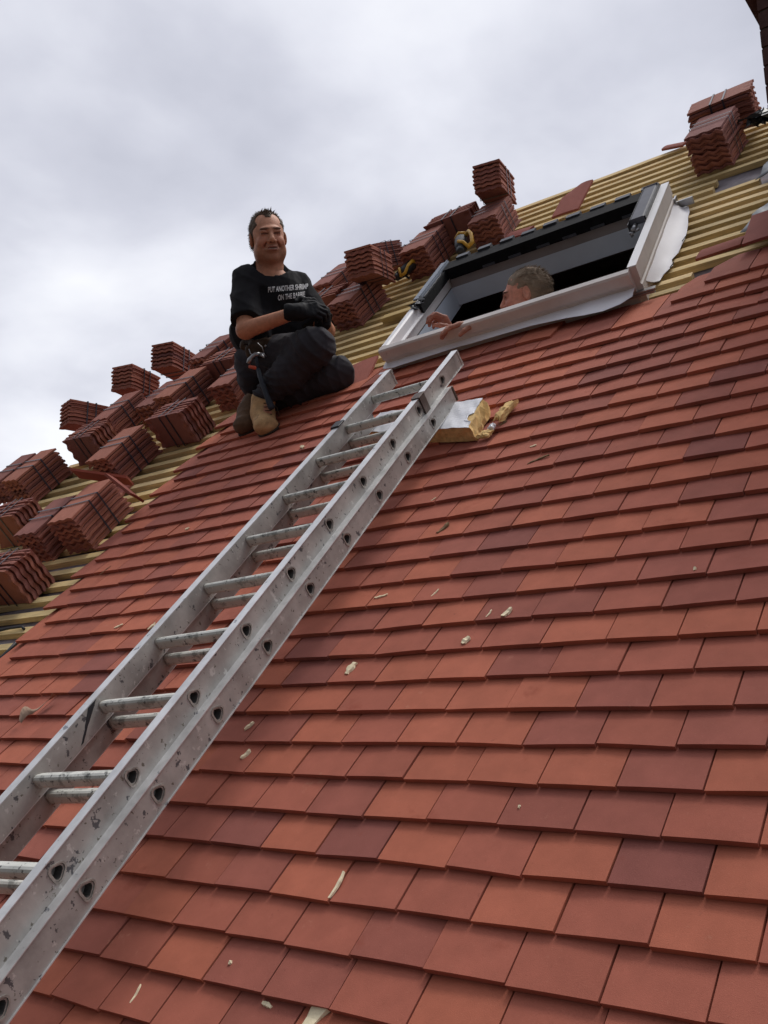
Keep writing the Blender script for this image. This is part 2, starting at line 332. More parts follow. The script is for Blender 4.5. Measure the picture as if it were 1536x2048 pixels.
# chimney
ch = empty('chimney', Matrix.Translation((0.4, 2.1, 1.9)), 'dark brick chimney stack at the top right corner, stepping out at its head', 'chimney')
b = MB(); X0, X1, Y0, Y1 = 0.018, 0.78, 1.75, 2.75; H = 0.075; z = 1.2; k = 0
while z < 2.93:
    e_ = 0.0012*(k % 3)
    for (side) in range(4):
        L0, L1 = ((X0, X1) if side in (0, 2) else (Y0, Y1)); p = L0 - (0.11 if k % 2 else 0)
        while p < L1:
            q = min(p+0.215, L1); a = max(p, L0)
            if q-a > 0.02:
                j = random.uniform(0, .002); kk = random.uniform(.6, 1.3)
                if side == 0: b.box(a, q-.01, Y0-j, Y0+.1, z, z+.065)
                elif side == 2: b.box(a, q-.01, Y1-.1, Y1+j, z, z+.065)
                elif side == 3: b.box(X0-j, X0+.1, max(a, Y0+.101), min(q-.01, Y1-.101), z, z+.065) if min(q-.01, Y1-.101) > max(a, Y0+.101) else None
                else: b.box(X1-.1, X1+j, max(a, Y0+.101), min(q-.01, Y1-.101), z, z+.065) if min(q-.01, Y1-.101) > max(a, Y0+.101) else None
            p += 0.225
    z += H; k += 1
zt = z
o = b.build('brick_shaft', M['brick'], ch); o.matrix_basis = Matrix.Translation((-0.4, -2.1, -1.9))
b = MB(); b.box(X0+.006, X1-.006, Y0+.006, Y1-.006, 1.0, zt+.3); o = b.build('mortar_core', mat('chimney_mortar', (0.13, 0.105, 0.09), 0.95, nscale=20, namt=0.3), ch); o.matrix_basis = Matrix.Translation((-0.4, -2.1, -1.9))
b = MB()
for i in range(4): s_ = 0.028*(i+1); b.box(X0-s_, X1+s_, Y0-s_, Y1+s_, zt+i*H+.002, zt+(i+1)*H-.006)
o = b.build('corbelled_head', M['brick'], ch); o.matrix_basis = Matrix.Translation((-0.4, -2.1, -1.9))
# lead flashings left of the chimney
def sheet(name, pts, n0, m, label, cat, bumpy=0.01, thick=0.003, sub=7, group=None, parent=None, seed=0):
    """a thin buckled sheet with real thickness; pts = outline quad corners in roof coordinates (u, v)"""
    rr = random.Random(seed); b = MB(); (a, b_, c, d) = [Vector((p[0], p[1])) for p in pts]
    ph = [rr.uniform(0, 6) for _ in range(6)]; vs = []
    for j in range(sub+1):
        for i in range(sub+1):
            s, t = i/sub, j/sub; p = (a*(1-s)+b_*s)*(1-t)+(d*(1-s)+c*s)*t
            edge = 0.006*math.sin(s*19+ph[0])+0.006*math.sin(t*17+ph[1]) if i in (0, sub) or j in (0, sub) else 0
            n = n0 + bumpy*(math.sin(s*5+ph[2])*math.cos(t*4+ph[3]) + 0.5*math.sin(s*11+t*9+ph[4]))
            vs.append((p.x+edge, p.y+edge, n))
    k = len(vs); vs += [(x, y, z-thick) for x, y, z in vs]; fs = []
    for j in range(sub):
        for i in range(sub):
            q = j*(sub+1)+i; fs += [(q, q+1, q+sub+2, q+sub+1), (q+k, q+k+sub+1, q+k+sub+2, q+k+1)]
    for i in range(sub):
        fs += [(i, i+k, i+1+k, i+1)]; q = sub*(sub+1)+i; fs += [(q, q+1, q+1+k, q+k)]
        q = i*(sub+1); fs += [(q, q+sub+1, q+sub+1+k, q+k)]; q += sub; fs += [(q, q+k, q+sub+1+k, q+sub+1)]
    b.add(vs, fs); o = b.build(name, m, parent, None if parent else RM, smooth=True)
    if label: tag(o, label, cat, group)
    return o
sheet('lead_flashing', [(-0.24, 3.18), (0.0, 3.10), (0.0, 3.42), (-0.14, 3.42)], 0.0, M['lead'], 'grey lead flashing sheet above the topmost right hand tiles', 'flashing', 0.012, seed=3)
sheet('lead_flashing', [(-0.27, 3.86), (-0.02, 3.86), (-0.02, 4.10), (-0.22, 4.14)], -0.015, M['lead'], 'grey lead flashing sheet at right edge covering the ends of cut battens', 'flashing', 0.012, seed=5)

# ------------------------------------------------------------------ loose tiles
def loose_tile(label, mw, w=0.165, l=0.265, col=None, chamf=0, name='loose_tile'):
    b = MB(); vs = []; nx = 6; col = col or tile_colour()
    for y in (0, l*.33, l*.66, l):
        for i in range(nx+1):
            t = i/nx; xx = -w/2+w*t
            if chamf and y == l: xx = -w/2+w*(chamf+(1-chamf)*t)
            vs.append((xx, y, 0.003*math.sin(math.pi*t)))
    k = len(vs); vs += [(x, y, z-0.012) for x, y, z in vs]; fs = []
    for j in range(3):
        for i in range(nx):
            a = j*(nx+1)+i; fs += [(a, a+1, a+nx+2, a+nx+1), (a+k, a+k+nx+1, a+k+nx+2, a+k+1)]
        a = j*(nx+1); fs.append((a, a+nx+1, a+nx+1+k, a+k)); a += nx; fs.append((a, a+k, a+nx+1+k, a+nx+1))
    for i in range(nx): fs.append((i, i+k, i+1+k, i+1)); a = 3*(nx+1)+i; fs.append((a, a+1, a+1+k, a+k))
    b.add(vs, fs, col); o = b.build(name, M['tile'], None, mw); tag(o, label, 'roof tile', 'loose tiles lying on the battens')
    return o
def T(u, v, n, rz=0, rx=0, ry=0): return RM @ Matrix.Translation((u, v, n)) @ Matrix.Rotation(math.radians(rz), 4, 'Z') @ Matrix.Rotation(math.radians(rx), 4, 'X') @ Matrix.Rotation(math.radians(ry), 4, 'Y')
loose_tile('loose red tile leaning on battens between the seated man and the window frame', T(-1.98, 2.70, -0.018, 14, 2), w=0.15, l=0.30, col=(0.36, 0.115, 0.085))
loose_tile('tall clay tile with clipped corners standing up on the top battens', T(-1.36, 4.30, 0.0, -4, 9), w=0.165, l=0.30, col=(0.33, 0.105, 0.08), chamf=0.55)
loose_tile('broken dark tile lying flat on battens left of the clipped upright tile', T(-1.60, 4.33, -0.03, 78, 0), w=0.10, l=0.17, col=(0.25, 0.07, 0.06))
loose_tile('narrow red tile slipped between battens at right, above the stepped tile edge', T(-0.225, 3.155, -0.034, 84, -4), w=0.085, l=0.19, col=(0.29, 0.085, 0.065))
loose_tile('old stained tile at the right edge just under the lead flashing', T(-0.085, 2.98, 0.012, 0, 1), w=0.21, l=0.27, col=(0.33, 0.11, 0.09))
loose_tile('tile fragment poking out past the ridge, left of the top right packs', T(-0.80, 4.86, -0.01, 60, 0), w=0.05, l=0.16, col=(0.30, 0.10, 0.08))
def level(px, py, n, yaw, rx=0, tilt=-47): return RM @ Matrix.Translation(rp(px, py, n)) @ Matrix.Rotation(math.radians(tilt), 4, 'X') @ Matrix.Rotation(math.radians(yaw), 4, 'Z') @ Matrix.Rotation(math.radians(rx), 4, 'X')
loose_tile('long tile lying level and tipped over the lower left packs, seen from beneath', level(150, 944, 0.20, -50, -8), w=0.165, l=0.28, col=(0.36, 0.10, 0.07))
loose_tile('lower tile of the tipped pair, sloping down to the right', level(226, 955, 0.18, -60, -38), w=0.165, l=0.16, col=(0.25, 0.075, 0.055))
loose_tile('flat tile lying on battens under the tipped tile', T(-3.30, 2.02, -0.03, 6, 0), col=(0.31, 0.10, 0.08))

# ------------------------------------------------------------------ packs of tiles
PW, PL, PP = 0.186, 0.296, 0.0142
def pack_mesh(n, seed):
    rr = random.Random(seed); b = MB(); nx = 21
    for t in range(n):
        kk_ = rr.uniform(.80, 1.0); c = tuple(x*kk_*f for x, f in zip(tile_colour(), (.90, 1.12, 1.28))); jx, jy = rr.gauss(0, .0014), rr.gauss(0, .002)
        odd = t % 2; th = 0.0112 if odd else 0.0125; z0 = t*PP + (0.0 if odd else 0.0012); nib = 0.0 if odd else 0.011
        vs = []; last = (t == n-1); jx += .004*math.sin(t*2.7+seed); jy += .003*math.sin(t*1.9+seed)
        for (y, a) in ((-PL/2-nib, 1), (-PL/2+.012, .8), (-PL/2+.03, 0), (PL/2-.03, 0), (PL/2-.012, .8), (PL/2+nib, 1)):
            for i in range(nx+1):
                s = i/nx; wv = math.cos(s*3*2*math.pi+math.pi)
                vs.append((-PW/2+PW*s+jx, y+jy+0.003*wv*a*(1 if y < 0 else -1), z0+th+(0.0012 if last else (0.0062 if not odd else 0.0046))*a*wv))
        k = len(vs); vs += [(x, y, z-th*.92-(0.004*abs(math.sin(q % (nx+1)/nx*9.4)) if q//(nx+1) in (0, 5) else 0)) for q, (x, y, z) in enumerate(vs)]; fs = []
        for j in range(5):
            for i in range(nx):
                a = j*(nx+1)+i; fs += [(a, a+1, a+nx+2, a+nx+1), (a+k, a+k+nx+1, a+k+nx+2, a+k+1)]
            a = j*(nx+1); fs.append((a, a+nx+1, a+nx+1+k, a+k)); a += nx; fs.append((a, a+k, a+nx+1+k, a+nx+1))
        for i in range(nx): fs.append((i, i+k, i+1+k, i+1)); a = 5*(nx+1)+i; fs.append((a, a+1, a+1+k, a+k))
        b.add(vs, fs, c)
    return b.mesh('tile_stack')
def strap_mesh(n, y):
    b = MB(); x, z, e, w = PW/2+.006, n*PP+.003, .0012, .0046
    b.box(-x-e, -x, y-w, y+w, -.001, z+e); b.box(x, x+e, y-w, y+w, -.001, z+e); b.box(-x, x, y-w, y+w, z, z+e); b.box(-x, x, y-w, y+w, -.002, -.0008)
    return b.mesh('strap')
PROTO = {}
def pack_proto(n, v):
    if (n, v) not in PROTO:
        pm = pack_mesh(n, n*31+v); pm.materials.append(M['tile']); sm = []
        for y in (-0.028, 0.036):
            s = strap_mesh(n, y); s.materials.append(M['strap']); sm.append(s)
        PROTO[(n, v)] = (pm, sm)
    return PROTO[(n, v)]
def pack(kind, u, v, n=-0.045, yaw=0, cnt=12, label='', rx=0, ry=0, var=None):
    mw = RM @ Matrix.Translation((u, v, n)) @ Matrix.Rotation(math.radians(yaw), 4, 'Z') @ Matrix.Rotation(math.radians(rx), 4, 'X') @ Matrix.Rotation(math.radians(ry), 4, 'Y')
    if kind == 'B':      # standing on its long edge: stack axis up the slope, wavy ends left and right
        mw = mw @ Matrix(((0, 1, 0, 0), (0, 0, 1, 0), (1, 0, 0, 0), (0, 0, 0, 1))) @ Matrix.Translation((PW/2, 0, -cnt*PP/2))
    elif kind == 'C':    # lying flat, long side along the courses
        mw = mw @ Matrix.Rotation(math.pi/2, 4, 'Z')
    pm, sms = pack_proto(cnt, (var if var is not None else random.randrange(3)))
    e_ = empty('tile_pack', mw, label, 'tile pack', 'strapped packs of roof tiles stacked on the battens')
    o = bpy.data.objects.new('tile_stack', pm); COL.objects.link(o); o.parent = e_
    for s in sms: o = bpy.data.objects.new('strap', s); COL.objects.link(o); o.parent = e_
    return e_
TOP = 12*PP-0.045
exec_packs = [
 ('A', -3.42, 2.47, -.045, -4, 13, 'flat strapped pack with jagged front, in front of the striped pack, upper middle left'),
 ('B', -3.16, 2.72, -.045, -6, 12, 'on edge tile pack with wavy end, right behind the upper middle left flat pack'),
 ('A', -3.09, 1.86, -.045, 2, 13, 'flat strapped pack touching the edge of the laid tiles at far left'),
 ('A', -3.36, 1.83, -.045, -2, 12, 'flat strapped pack left of the one touching the laid tiles'),
 ('A', -4.30, 2.52, -.045, -8, 13, 'flat strapped pack near left edge with the sky right behind its upper corner'),
 ('B', -4.02, 2.80, -.045, -8, 12, 'on edge wavy pack beneath the sideways pack, beside the small gap of sky'),
 ('A', -4.66, 2.62, -.045, -8, 11, 'leftmost flat pack on the hip, cut by the photo edge'),
 ('B', -3.83, 1.96, -.045, -3, 12, 'on edge wavy pack at the left photo edge below the leftmost flat packs'),
 ('B', -3.22, 1.42, -.045, -3, 12, 'on edge wavy pack at lower left, nearest the laid tile edge'),
 ('A', -3.46, 1.22, -.045, -2, 11, 'lowest flat pack at the left photo edge, partly cut off'),
 ('A', -4.02, 3.09, -.02, -6, 11, 'flat pack propping the sideways pack over the gap of sky'),
 ('A', -3.74, 3.20, -.045, -8, 10, 'flat pack in the gap between the two upright sided left packs'),
 ('A', -3.45, 3.13, -.045, -10, 13, 'large flat strapped pack above the middle striped pack, left of the man'),
 ('B', -3.24, 3.36, -.045, -10, 11, 'on edge pack with striped top just left of the seated man'),
 ('A', -3.64, 3.70, -.02, -12, 10, 'high flat pack on the hip behind the man, farther left of two'),
 ('A', -3.30, 3.76, -.02, -12, 10, 'high flat pack on the hip touching the arm of the seated man'),
 ('A', -2.98, 3.10, -.045, -6, 11, 'dark pack partly hidden behind the hip of the seated man'),
 ('A', -2.535, 3.82, -.045, -6, 12, 'flat strapped pack on the battens right of the gloved hands'),
 ('B', -2.80, 3.90, -.045, -4, 11, 'dark pack squeezed behind the gloved hands'),
 ('A', -2.98, 4.35, -.03, -10, 11, 'flat pack sticking out behind the wavy topmost pack right of the man'),
 ('A', -2.27, 4.33, -.045, 0, 13, 'flat strapped pack just above the upper left corner of the window'),
 ('B', -2.16, 4.58, -.03, 2, 12, 'on edge pack behind the flat one, peak against the sky above the window corner'),
 ('C', -2.62, 4.66, -.05, 4, 6, 'low pack with two bands seen across the ridge between two tall piles'),
 ('A', -1.86, 4.47, -.045, 4, 12, 'lower pack of the two high tower beside the yellow and black tool'),
 ('A', -0.53, 4.42, -.045, -4, 14, 'front pack of the pair at the top right, with flat banded top'),
 ('C', -0.53, 4.72, 0.0, 4, 13, 'rear wider pack of the pair at the top right, against the sky'),
]
for k, u, v, n, yaw, c, lab in exec_packs: pack(k, u, v, n, yaw, c, lab)
# packs set level on top of others at the hip, their wavy ends towards the left
def level_pack(px, py, n, yaw, cnt, label, tilt=-47, sc=.90):
    c = rp(px, py, n); mw = RM @ Matrix.Translation(c) @ Matrix.Rotation(math.radians(tilt), 4, 'X') @ Matrix.Rotation(math.radians(yaw), 4, 'Z') @ Matrix.Scale(sc, 4) @ Matrix.Translation((0, 0, -cnt*PP/2))
    pm, sms = pack_proto(cnt, random.randrange(3))
    e_ = empty('tile_pack', mw, label, 'tile pack', 'strapped packs of roof tiles stacked on the battens')
    for nm, me in [('tile_stack', pm)]+[('strap', q) for q in sms]:
        o = bpy.data.objects.new(nm, me); COL.objects.link(o); o.parent = e_
level_pack(172, 836, 0.08, -14, 13, 'sideways wavy pack bridging the small gap of sky at left')
level_pack(272, 768, 0.10, 12, 13, 'twisted wavy pack against the sky, lower one of the two alike')
level_pack(350, 725, 0.10, 14, 13, 'twisted wavy pack against the sky, upper one of the two alike')
level_pack(740, 534, 0.19, 12, 13, 'wavy ended pack set askew on top of the pack right of the man', -34)
level_pack(760, 515, 0.14, -3, 12, 'pack behind the askew wavy pack, its corner against the sky', -20)
level_pack(989, 371, 0.19, 12, 13, 'topmost pack of the two high tower, twisted, against the sky', -40)

# ------------------------------------------------------------------ roof window frame
def kid(mb, name, m, par, smooth=False, bevel=0, base=RM):
    o = mb.build(name, m, par, smooth=smooth, bevel=bevel); o.matrix_basis = par.matrix_world.inverted() @ base; return o
win = empty('roof_window', RM @ Matrix.Translation((-1.17, 2.80, 0)), 'large roof window frame without its sash, white jambs and black gasket along the top', 'roof window')
def FM(u, v, n): return (u - 0.08*(v-2.8), v + 0.03*(u+1.79), n)
def prof(mb, pts, a0, a1, axis, col=None):           # extrude a closed profile; axis 'v': pts are (u, n); axis 'u': pts are (v, n)
    k = len(pts); vs = []
    for a in (a0, a1):
        for p in pts: vs.append(FM(p[0], a, p[1]) if axis == 'v' else FM(a, p[0], p[1]))
    fs = [tuple(range(k)), tuple(range(2*k-1, k-1, -1))]+[(i, (i+1) % k, k+(i+1) % k, k+i) for i in range(k)]
    mb.add(vs, fs, col)
def fbox(mb, u0, u1, v0, v1, n0, n1): prof(mb, [(u0, n0), (u1, n0), (u1, n1), (u0, n1)], v0, v1, 'v')
b = MB(); prof(b, [(2.792, -.06), (2.792, -.006), (2.785, .016), (2.785, .034), (2.768, .050), (2.764, .090), (2.769, .099), (2.797, .103), (2.803, .095), (2.803, -.06)], -1.79, -.575, 'u'); kid(b, 'bottom_rail', M['frameside'], win)
b = MB(); prof(b, [(-1.79, -.06), (-1.79, .095), (-1.786, .102), (-1.76, .102), (-1.753, .095), (-1.750, .058), (-1.738, .052), (-1.738, .047), (-1.752, .040), (-1.757, .0), (-1.757, -.06)], 2.8055, 3.76, 'v'); kid(b, 'left_jamb', M['frame'], win)
b = MB(); fbox(b, -1.756, -1.7535, 2.806, 3.655, -0.004, 0.0); kid(b, 'joint_strip', M['hook'], win)
b = MB(); prof(b, [(-.582, -.06), (-.582, .10), (-.578, .104), (-.547, .104), (-.5475, .045), (-.553, .038), (-.553, .030), (-.5475, .024), (-.549, -.06)], 2.80, 3.762, 'v'); kid(b, 'right_jamb', M['frameside'], win)
b = MB(); fbox(b, -.583, -.5455, 2.803, 3.765, .1042, .107); kid(b, 'right_jamb_cap', M['frame'], win)
b = MB(); fbox(b, -1.75, -.585, 3.664, 3.74, -.06, .098); kid(b, 'top_rail', mat('frame_grey', (0.34, 0.315, 0.315), 0.6, nscale=6, namt=0.1), win)
b = MB(); fbox(b, -1.752, -.585, 3.640, 3.758, .052, .106); fbox(b, -1.752, -.585, 3.648, 3.66, .044, .0518); kid(b, 'gasket', M['gasket'], win)
for i in range(9):
    u = -1.70+i*0.128+random.uniform(-.006, .006); b = MB(); fbox(b, u, u+.075, 3.752, 3.79, .092, .114+random.uniform(-.002, .003)); kid(b, 'gasket_tab', M['tab'], win)
for i in range(6):
    u = -1.52+i*0.150+random.uniform(-.01, .01); b = MB(); fbox(b, u, u+.07, 3.632, 3.639, .050, .062); kid(b, 'gasket_tab', M['tab'], win)
b = MB(); fbox(b, -1.80, -1.752, 3.30, 3.76, .1035, .113); fbox(b, -1.762, -1.757, 3.30, 3.76, .114, .120); kid(b, 'hinge_cover', M['coverl'], win)
b = MB(); fbox(b, -1.7495, -1.735, 3.23, 3.655, .052, .101); kid(b, 'hinge_seal', M['gasket'], win)
b = MB(); rr = random.Random(4)
for i in range(26):                                    # torn rubber round the lower end of the left hinge
    u, v, n = -1.785+rr.random()*.055, 3.20+rr.random()*.11, .098+rr.random()*.018; d = rr.uniform(.008, .02)
    p = [Vector(FM(u+rr.gauss(0, d), v+rr.gauss(0, d*1.4), n+rr.gauss(0, .006))) for _ in range(4)]; b.add(p, [(0, 1, 2), (0, 2, 3), (0, 3, 1), (1, 3, 2)])
kid(b, 'torn_seal', M['dark'], win)
b = MB(); fbox(b, -.650, -.590, 3.30, 3.72, .108, .130); kid(b, 'hinge_cover', M['cover'], win, bevel=.004)
b = MB(); fbox(b, -.654, -.651, 3.26, 3.74, .07, .128); fbox(b, -.5895, -.583, 3.32, 3.74, .108, .126); kid(b, 'hinge_seal', M['dark'], win)
b = MB(); b.tube([FM(-.635, 3.25, .10), FM(-.628, 3.29, .108)], .011, 8); b.tube([FM(-.655, 3.255, .09), FM(-.61, 3.262, .095)], .006, 8); b.tube([FM(-.642, 3.24, .085), FM(-.642, 3.275, .10)], .008, 6); kid(b, 'hinge_pin', M['steel'], win, smooth=True)
b = MB(); fbox(b, -.5465, -.47, 3.765, 3.775, -.03, .004); fbox(b, -.5465, -.538, 3.73, 3.78, -.03, .03); kid(b, 'fixing_bracket', M['steel'], win)
b = MB(); fbox(b, -.90, -.505, 2.770, 2.782, -.012, -.004); fbox(b, -.58, -.50, 2.775, 2.80, -.0035, .004); kid(b, 'fixing_bracket', M['steel'], win)
b = MB(); fbox(b, -1.86, -1.70, 2.765, 2.80, -.03, -.018); kid(b, 'fixing_bracket', M['steel'], win)
b = MB()
fbox(b, -1.80, -1.7575, 2.80, 3.72, -.12, -.0605); fbox(b, -.585, -.54, 2.80, 3.72, -.12, -.0605)
fbox(b, -1.757, -.5855, 3.658, 3.72, -.105, -.0605); fbox(b, -1.757, -.5855, 2.77, 2.802, -.105, -.0605)
fbox(b, -1.7570, -1.7545, 2.806, 3.655, -.105, -.0045); fbox(b, -1.754, -.586, 3.655, 3.6575, -.105, -.004)
kid(b, 'reveal_lining', M['lining'], win)
# white membrane: apron below the frame and flap at its right side
ap = empty('membrane_flap', RM @ Matrix.Translation((-0.53, 3.3, -.03)), 'white breather membrane flap spread over battens right of the window frame', 'membrane', 'white membrane round the window')
outr = [(-0.500, 2.985), (-0.495, 3.03), (-0.470, 3.10), (-0.490, 3.17), (-0.478, 3.24), (-0.475, 3.31), (-0.478, 3.38), (-0.485, 3.46), (-0.500, 3.56), (-0.515, 3.64), (-0.528, 3.73), (-0.545, 3.80), (-0.60, 3.85)]
b = MB(); sub = 6; vs = []
for j, (uo, vo) in enumerate(outr):
    vi = 2.90 + (3.84-2.90)*j/(len(outr)-1); ui = FM(-.545, vi, 0)[0]
    for i in range(sub+1):
        s = i/sub; nn_ = 0.012*(1-s)**2 - 0.034*(1-(1-s)**2) + 0.0022*math.sin(j*1.9+s*4) + 0.002*math.sin(j*3.1-s*7)*s
        vs.append((ui+(uo-.03-ui)*s, vi+(vo-vi)*s, nn_))
k = len(vs); vs += [(x, y, z-.0015) for x, y, z in vs]; fs = []
for j in range(len(outr)-1):
    for i in range(sub): q = j*(sub+1)+i; fs += [(q, q+1, q+sub+2, q+sub+1), (q+k, q+k+sub+1, q+k+sub+2, q+k+1)]
b.add(vs, fs); kid(b, 'membrane_sheet', M['membrane'], ap, smooth=True)
for (u, v) in ((-.505, 3.36), (-.50, 3.09)):
    b = MB(); b.tube([(u-.004, v-.02, -.028), (u+.004, v+.022, -.026)], .0022, 6); kid(b, 'staple', M['dark'], ap)
lowr = [(-1.80, 2.755), (-1.778, 2.745), (-1.72, 2.725), (-1.688, 2.738), (-1.535, 2.748), (-1.376, 2.752), (-1.315, 2.757), (-1.181, 2.755), (-1.015, 2.755), (-0.919, 2.748), (-0.845, 2.728), (-0.76, 2.708), (-0.68, 2.70), (-0.611, 2.712), (-0.575, 2.765)]
b = MB(); vs = []; sub = 3
for j, (u, v) in enumerate(lowr):
    for i in range(sub+1):
        s = i/sub; vt = FM(u, 2.80, 0)[1]; vs.append((u, vt+(v-vt)*s, .026-.010*s+.002*math.sin(j*2.3+s*3)))
k = len(vs); vs += [(x, y, z-.0015) for x, y, z in vs]; fs = []
for j in range(len(lowr)-1):
    for i in range(sub): q = j*(sub+1)+i; fs += [(q, q+1, q+sub+2, q+sub+1), (q+k, q+k+sub+1, q+k+sub+2, q+k+1)]
b.add(vs, fs); o = b.build('membrane_apron', M['membrane'], None, RM, smooth=True)
tag(o, 'white membrane strip peeking out below the bottom rail of the window frame', 'membrane', 'white membrane round the window')

# ------------------------------------------------------------------ ladder
d = Vector((-0.087, 0.994, -0.072)).normalized(); w = Vector((1, 0.0065, -0.013)); w = (w - d*w.dot(d)).normalized(); h = w.cross(d)
P0 = Vector((-1.22954, -0.12666, 0.31380)) - w*0.30872*0   # right outer face line of the front section carries the rung centres
Pr = Vector((-1.22954, -0.12666, 0.31380))
LP = Pr
# the fitted point is the inner face of the left stile
LM = RM @ Matrix(((w.x, d.x, h.x, LP.x), (w.y, d.y, h.y, LP.y), (w.z, d.z, h.z, LP.z), (0, 0, 0, 1)))
lad = empty('extension_ladder', LM, 'paint spattered aluminium extension ladder lying up the tiled roof', 'ladder')
RP, SW, SH = 0.25, 0.024, 0.031
def stile(name, x0, x1, z, y0, y1, rungs, outer, label=None):
    """box stile with triangular openings on its outer face; outer=+1 when the outer face is x1"""
    b = MB(); xs = x1 if outer > 0 else x0; xi = x0 if outer > 0 else x1
    hr = 0.0182
    def tri(t, r):                                   # rounded triangle pointing up the ladder
        k = 1 + 0.15*math.cos(3*t); return (math.cos(t)*r*k, math.sin(t)*r*k*0.95)
    ys = sorted(rungs); segs = []; cur = y0
    for y in ys: segs.append((cur, y-.03, None)); segs.append((y-.03, y+.03, y)); cur = y+.03
    segs.append((cur, y1, None))
    for a, c, hole in segs:
        if hole is None or name == 'plain':
            b.add([(xs, a, z-SH), (xs, c, z-SH), (xs, c, z+SH), (xs, a, z+SH)], [(0, 1, 2, 3)])
        else:
            n = 16; inn = []; outv = []
            for i in range(n):
                t = 2*math.pi*i/n; q = tri(t, hr); inn.append((xs, hole+q[0], z+q[1]))
                dx, dz = math.cos(t), math.sin(t); k = min(.03/max(abs(dx), 1e-6), SH/max(abs(dz), 1e-6)); outv.append((xs, hole+dx*k, z+dz*k))
            b.add(inn+outv, [(i, (i+1) % n, n+(i+1) % n, n+i) for i in range(n)])
            for cy_, cz_ in ((-.03, -SH), (.03, -SH), (.03, SH), (-.03, SH)):     # corner fill
                t = math.atan2(cz_, cy_) % (2*math.pi); i = int(t/(2*math.pi/n)) % n
                b.add([(xs, hole+cy_, z+cz_), outv[i], outv[(i+1) % n]], [(0, 1, 2)])
    b.add([(xi, y0, z-SH), (xi, y1, z-SH), (xi, y1, z+SH), (xi, y0, z+SH)], [(0, 3, 2, 1)])
    for yy in (y0, y1): b.add([(x0, yy, z-SH), (x1, yy, z-SH), (x1, yy, z+SH), (x0, yy, z+SH)], [(0, 1, 2, 3)])
    b.add([(x0, y0, z-SH), (x1, y0, z-SH), (x1, y1, z-SH), (x0, y1, z-SH)], [(0, 1, 2, 3)])
    b.add([(x0, y0, z+SH), (x1, y0, z+SH), (x1, y1, z+SH), (x0, y1, z+SH)], [(0, 1, 2, 3)])
    o = b.build('stile', M['alu'], lad); 
    for s_, nm in ((1, 'top'), (-1, 'bottom')):      # rolled flanges
        f = MB(); za, zb = (z+SH, z+SH+.0022) if s_ > 0 else (z-SH-.0022, z-SH)
        f.box(x0-(.0 if outer > 0 else .0035), x1+(.0035 if outer > 0 else .0), y0, y1, za, zb); f.build('flange', M['alulip'], o)
    return o
ZB = -0.0645; YB = 0.0130
fr = [k*RP for k in range(-18, 10)]; br = [YB+k*RP for k in range(-18, 9)]
stile('s', -.024, 0, 0, -4.6, 2.46, fr, -1); stile('s', .285, .309, 0, -4.6, 2.455, fr, 1)
stile('s', -.0475, -.0245, ZB, -4.75, YB+2.22, br, -1); stile('s', .3095, .3325, ZB, -4.75, YB+2.23, br, 1)
def rung(y, x0, x1, z, outer_ring):
    b = MB(); n = 18; r = .0165
    def ring(x, r_): return [(x, y+math.cos(t)*r_*(1+.14*math.cos(3*t)), z+math.sin(t)*r_*(1+.14*math.cos(3*t))*.95) for t in [2*math.pi*i/n for i in range(n)]]
    R_ = [ring(x0, r), ring(x1, r), ring(x1, r*.80), ring(x0, r*.80)]
    vs = [p for q in R_ for p in q]; fs = []
    for j in range(3):
        for i in range(n): fs.append((j*n+i, j*n+(i+1) % n, (j+1)*n+(i+1) % n, (j+1)*n+i))
    for i in range(n): fs.append((3*n+i, 3*n+(i+1) % n, (i+1) % n, i))
    b.add(vs, fs); b.m = [0]*n+[1]*n+[2]*n+[1]*n
    for (xa, xb) in ((x0-.001, x0+.003), (x1-.003, x1+.0025)):      # swaged collar on each outer face
        RR = [ring(xa, .0212), ring(xb, .0212), ring(xb, .0172), ring(xa, .0172)]; vs = [p for q in RR for p in q]; fs = []
        for j in range(4):
            for i in range(n): fs.append((j*n+i, j*n+(i+1) % n, ((j+1) % 4)*n+(i+1) % n, ((j+1) % 4)*n+i))
        b.add(vs, fs, mi=1)
    for xx in (x0+.024, x1-.026):                                    # collars inside, against the stiles
        RR = [ring(xx, .0190), ring(xx+.003, .0190), ring(xx+.003, .0166), ring(xx, .0166)]; vs = [p for q in RR for p in q]; fs = []
        for j in range(4):
            for i in range(n): fs.append((j*n+i, j*n+(i+1) % n, ((j+1) % 4)*n+(i+1) % n, ((j+1) % 4)*n+i))
        b.add(vs, fs, mi=1)
    b.build('rung', [M['rung'], M['rungring'], M['bore']], lad)
M['bore'] = mat('rung_bore', (0.10, 0.095, 0.09), 0.8, nscale=60, namt=0.3)
M['rungring'] = mat('rung_collar', (0.33, 0.31, 0.28), 0.5, 0.4, nscale=60, namt=0.4, coat=1)
for y in fr[9:]: rung(y, -.0245, .3085, 0, True)
for y in br[9:]: rung(y, -.0475, .332, ZB, True)
b = MB(); b.box(.2835, .318, 2.02, 2.075, .0338, .0375); b.box(.3125, .3165, 2.025, 2.07, -.055, .0335); b.box(.280, .2835, 2.03, 2.07, .005, .0375); b.build('hook', M['hook'], lad, bevel=.001)
b = MB(); vs = []; rr = random.Random(5)
for i in range(11):
    t = i/10; yc = .475-.085*t; z_ = .0306-.054*t; w_ = .012*(1-t)**1.5+.0045+rr.uniform(-.0015, .0015)
    vs += [(.0004, yc-w_, z_), (.0011, yc-w_*.5, z_), (.0011, yc+w_*.5, z_), (.0004, yc+w_, z_)]
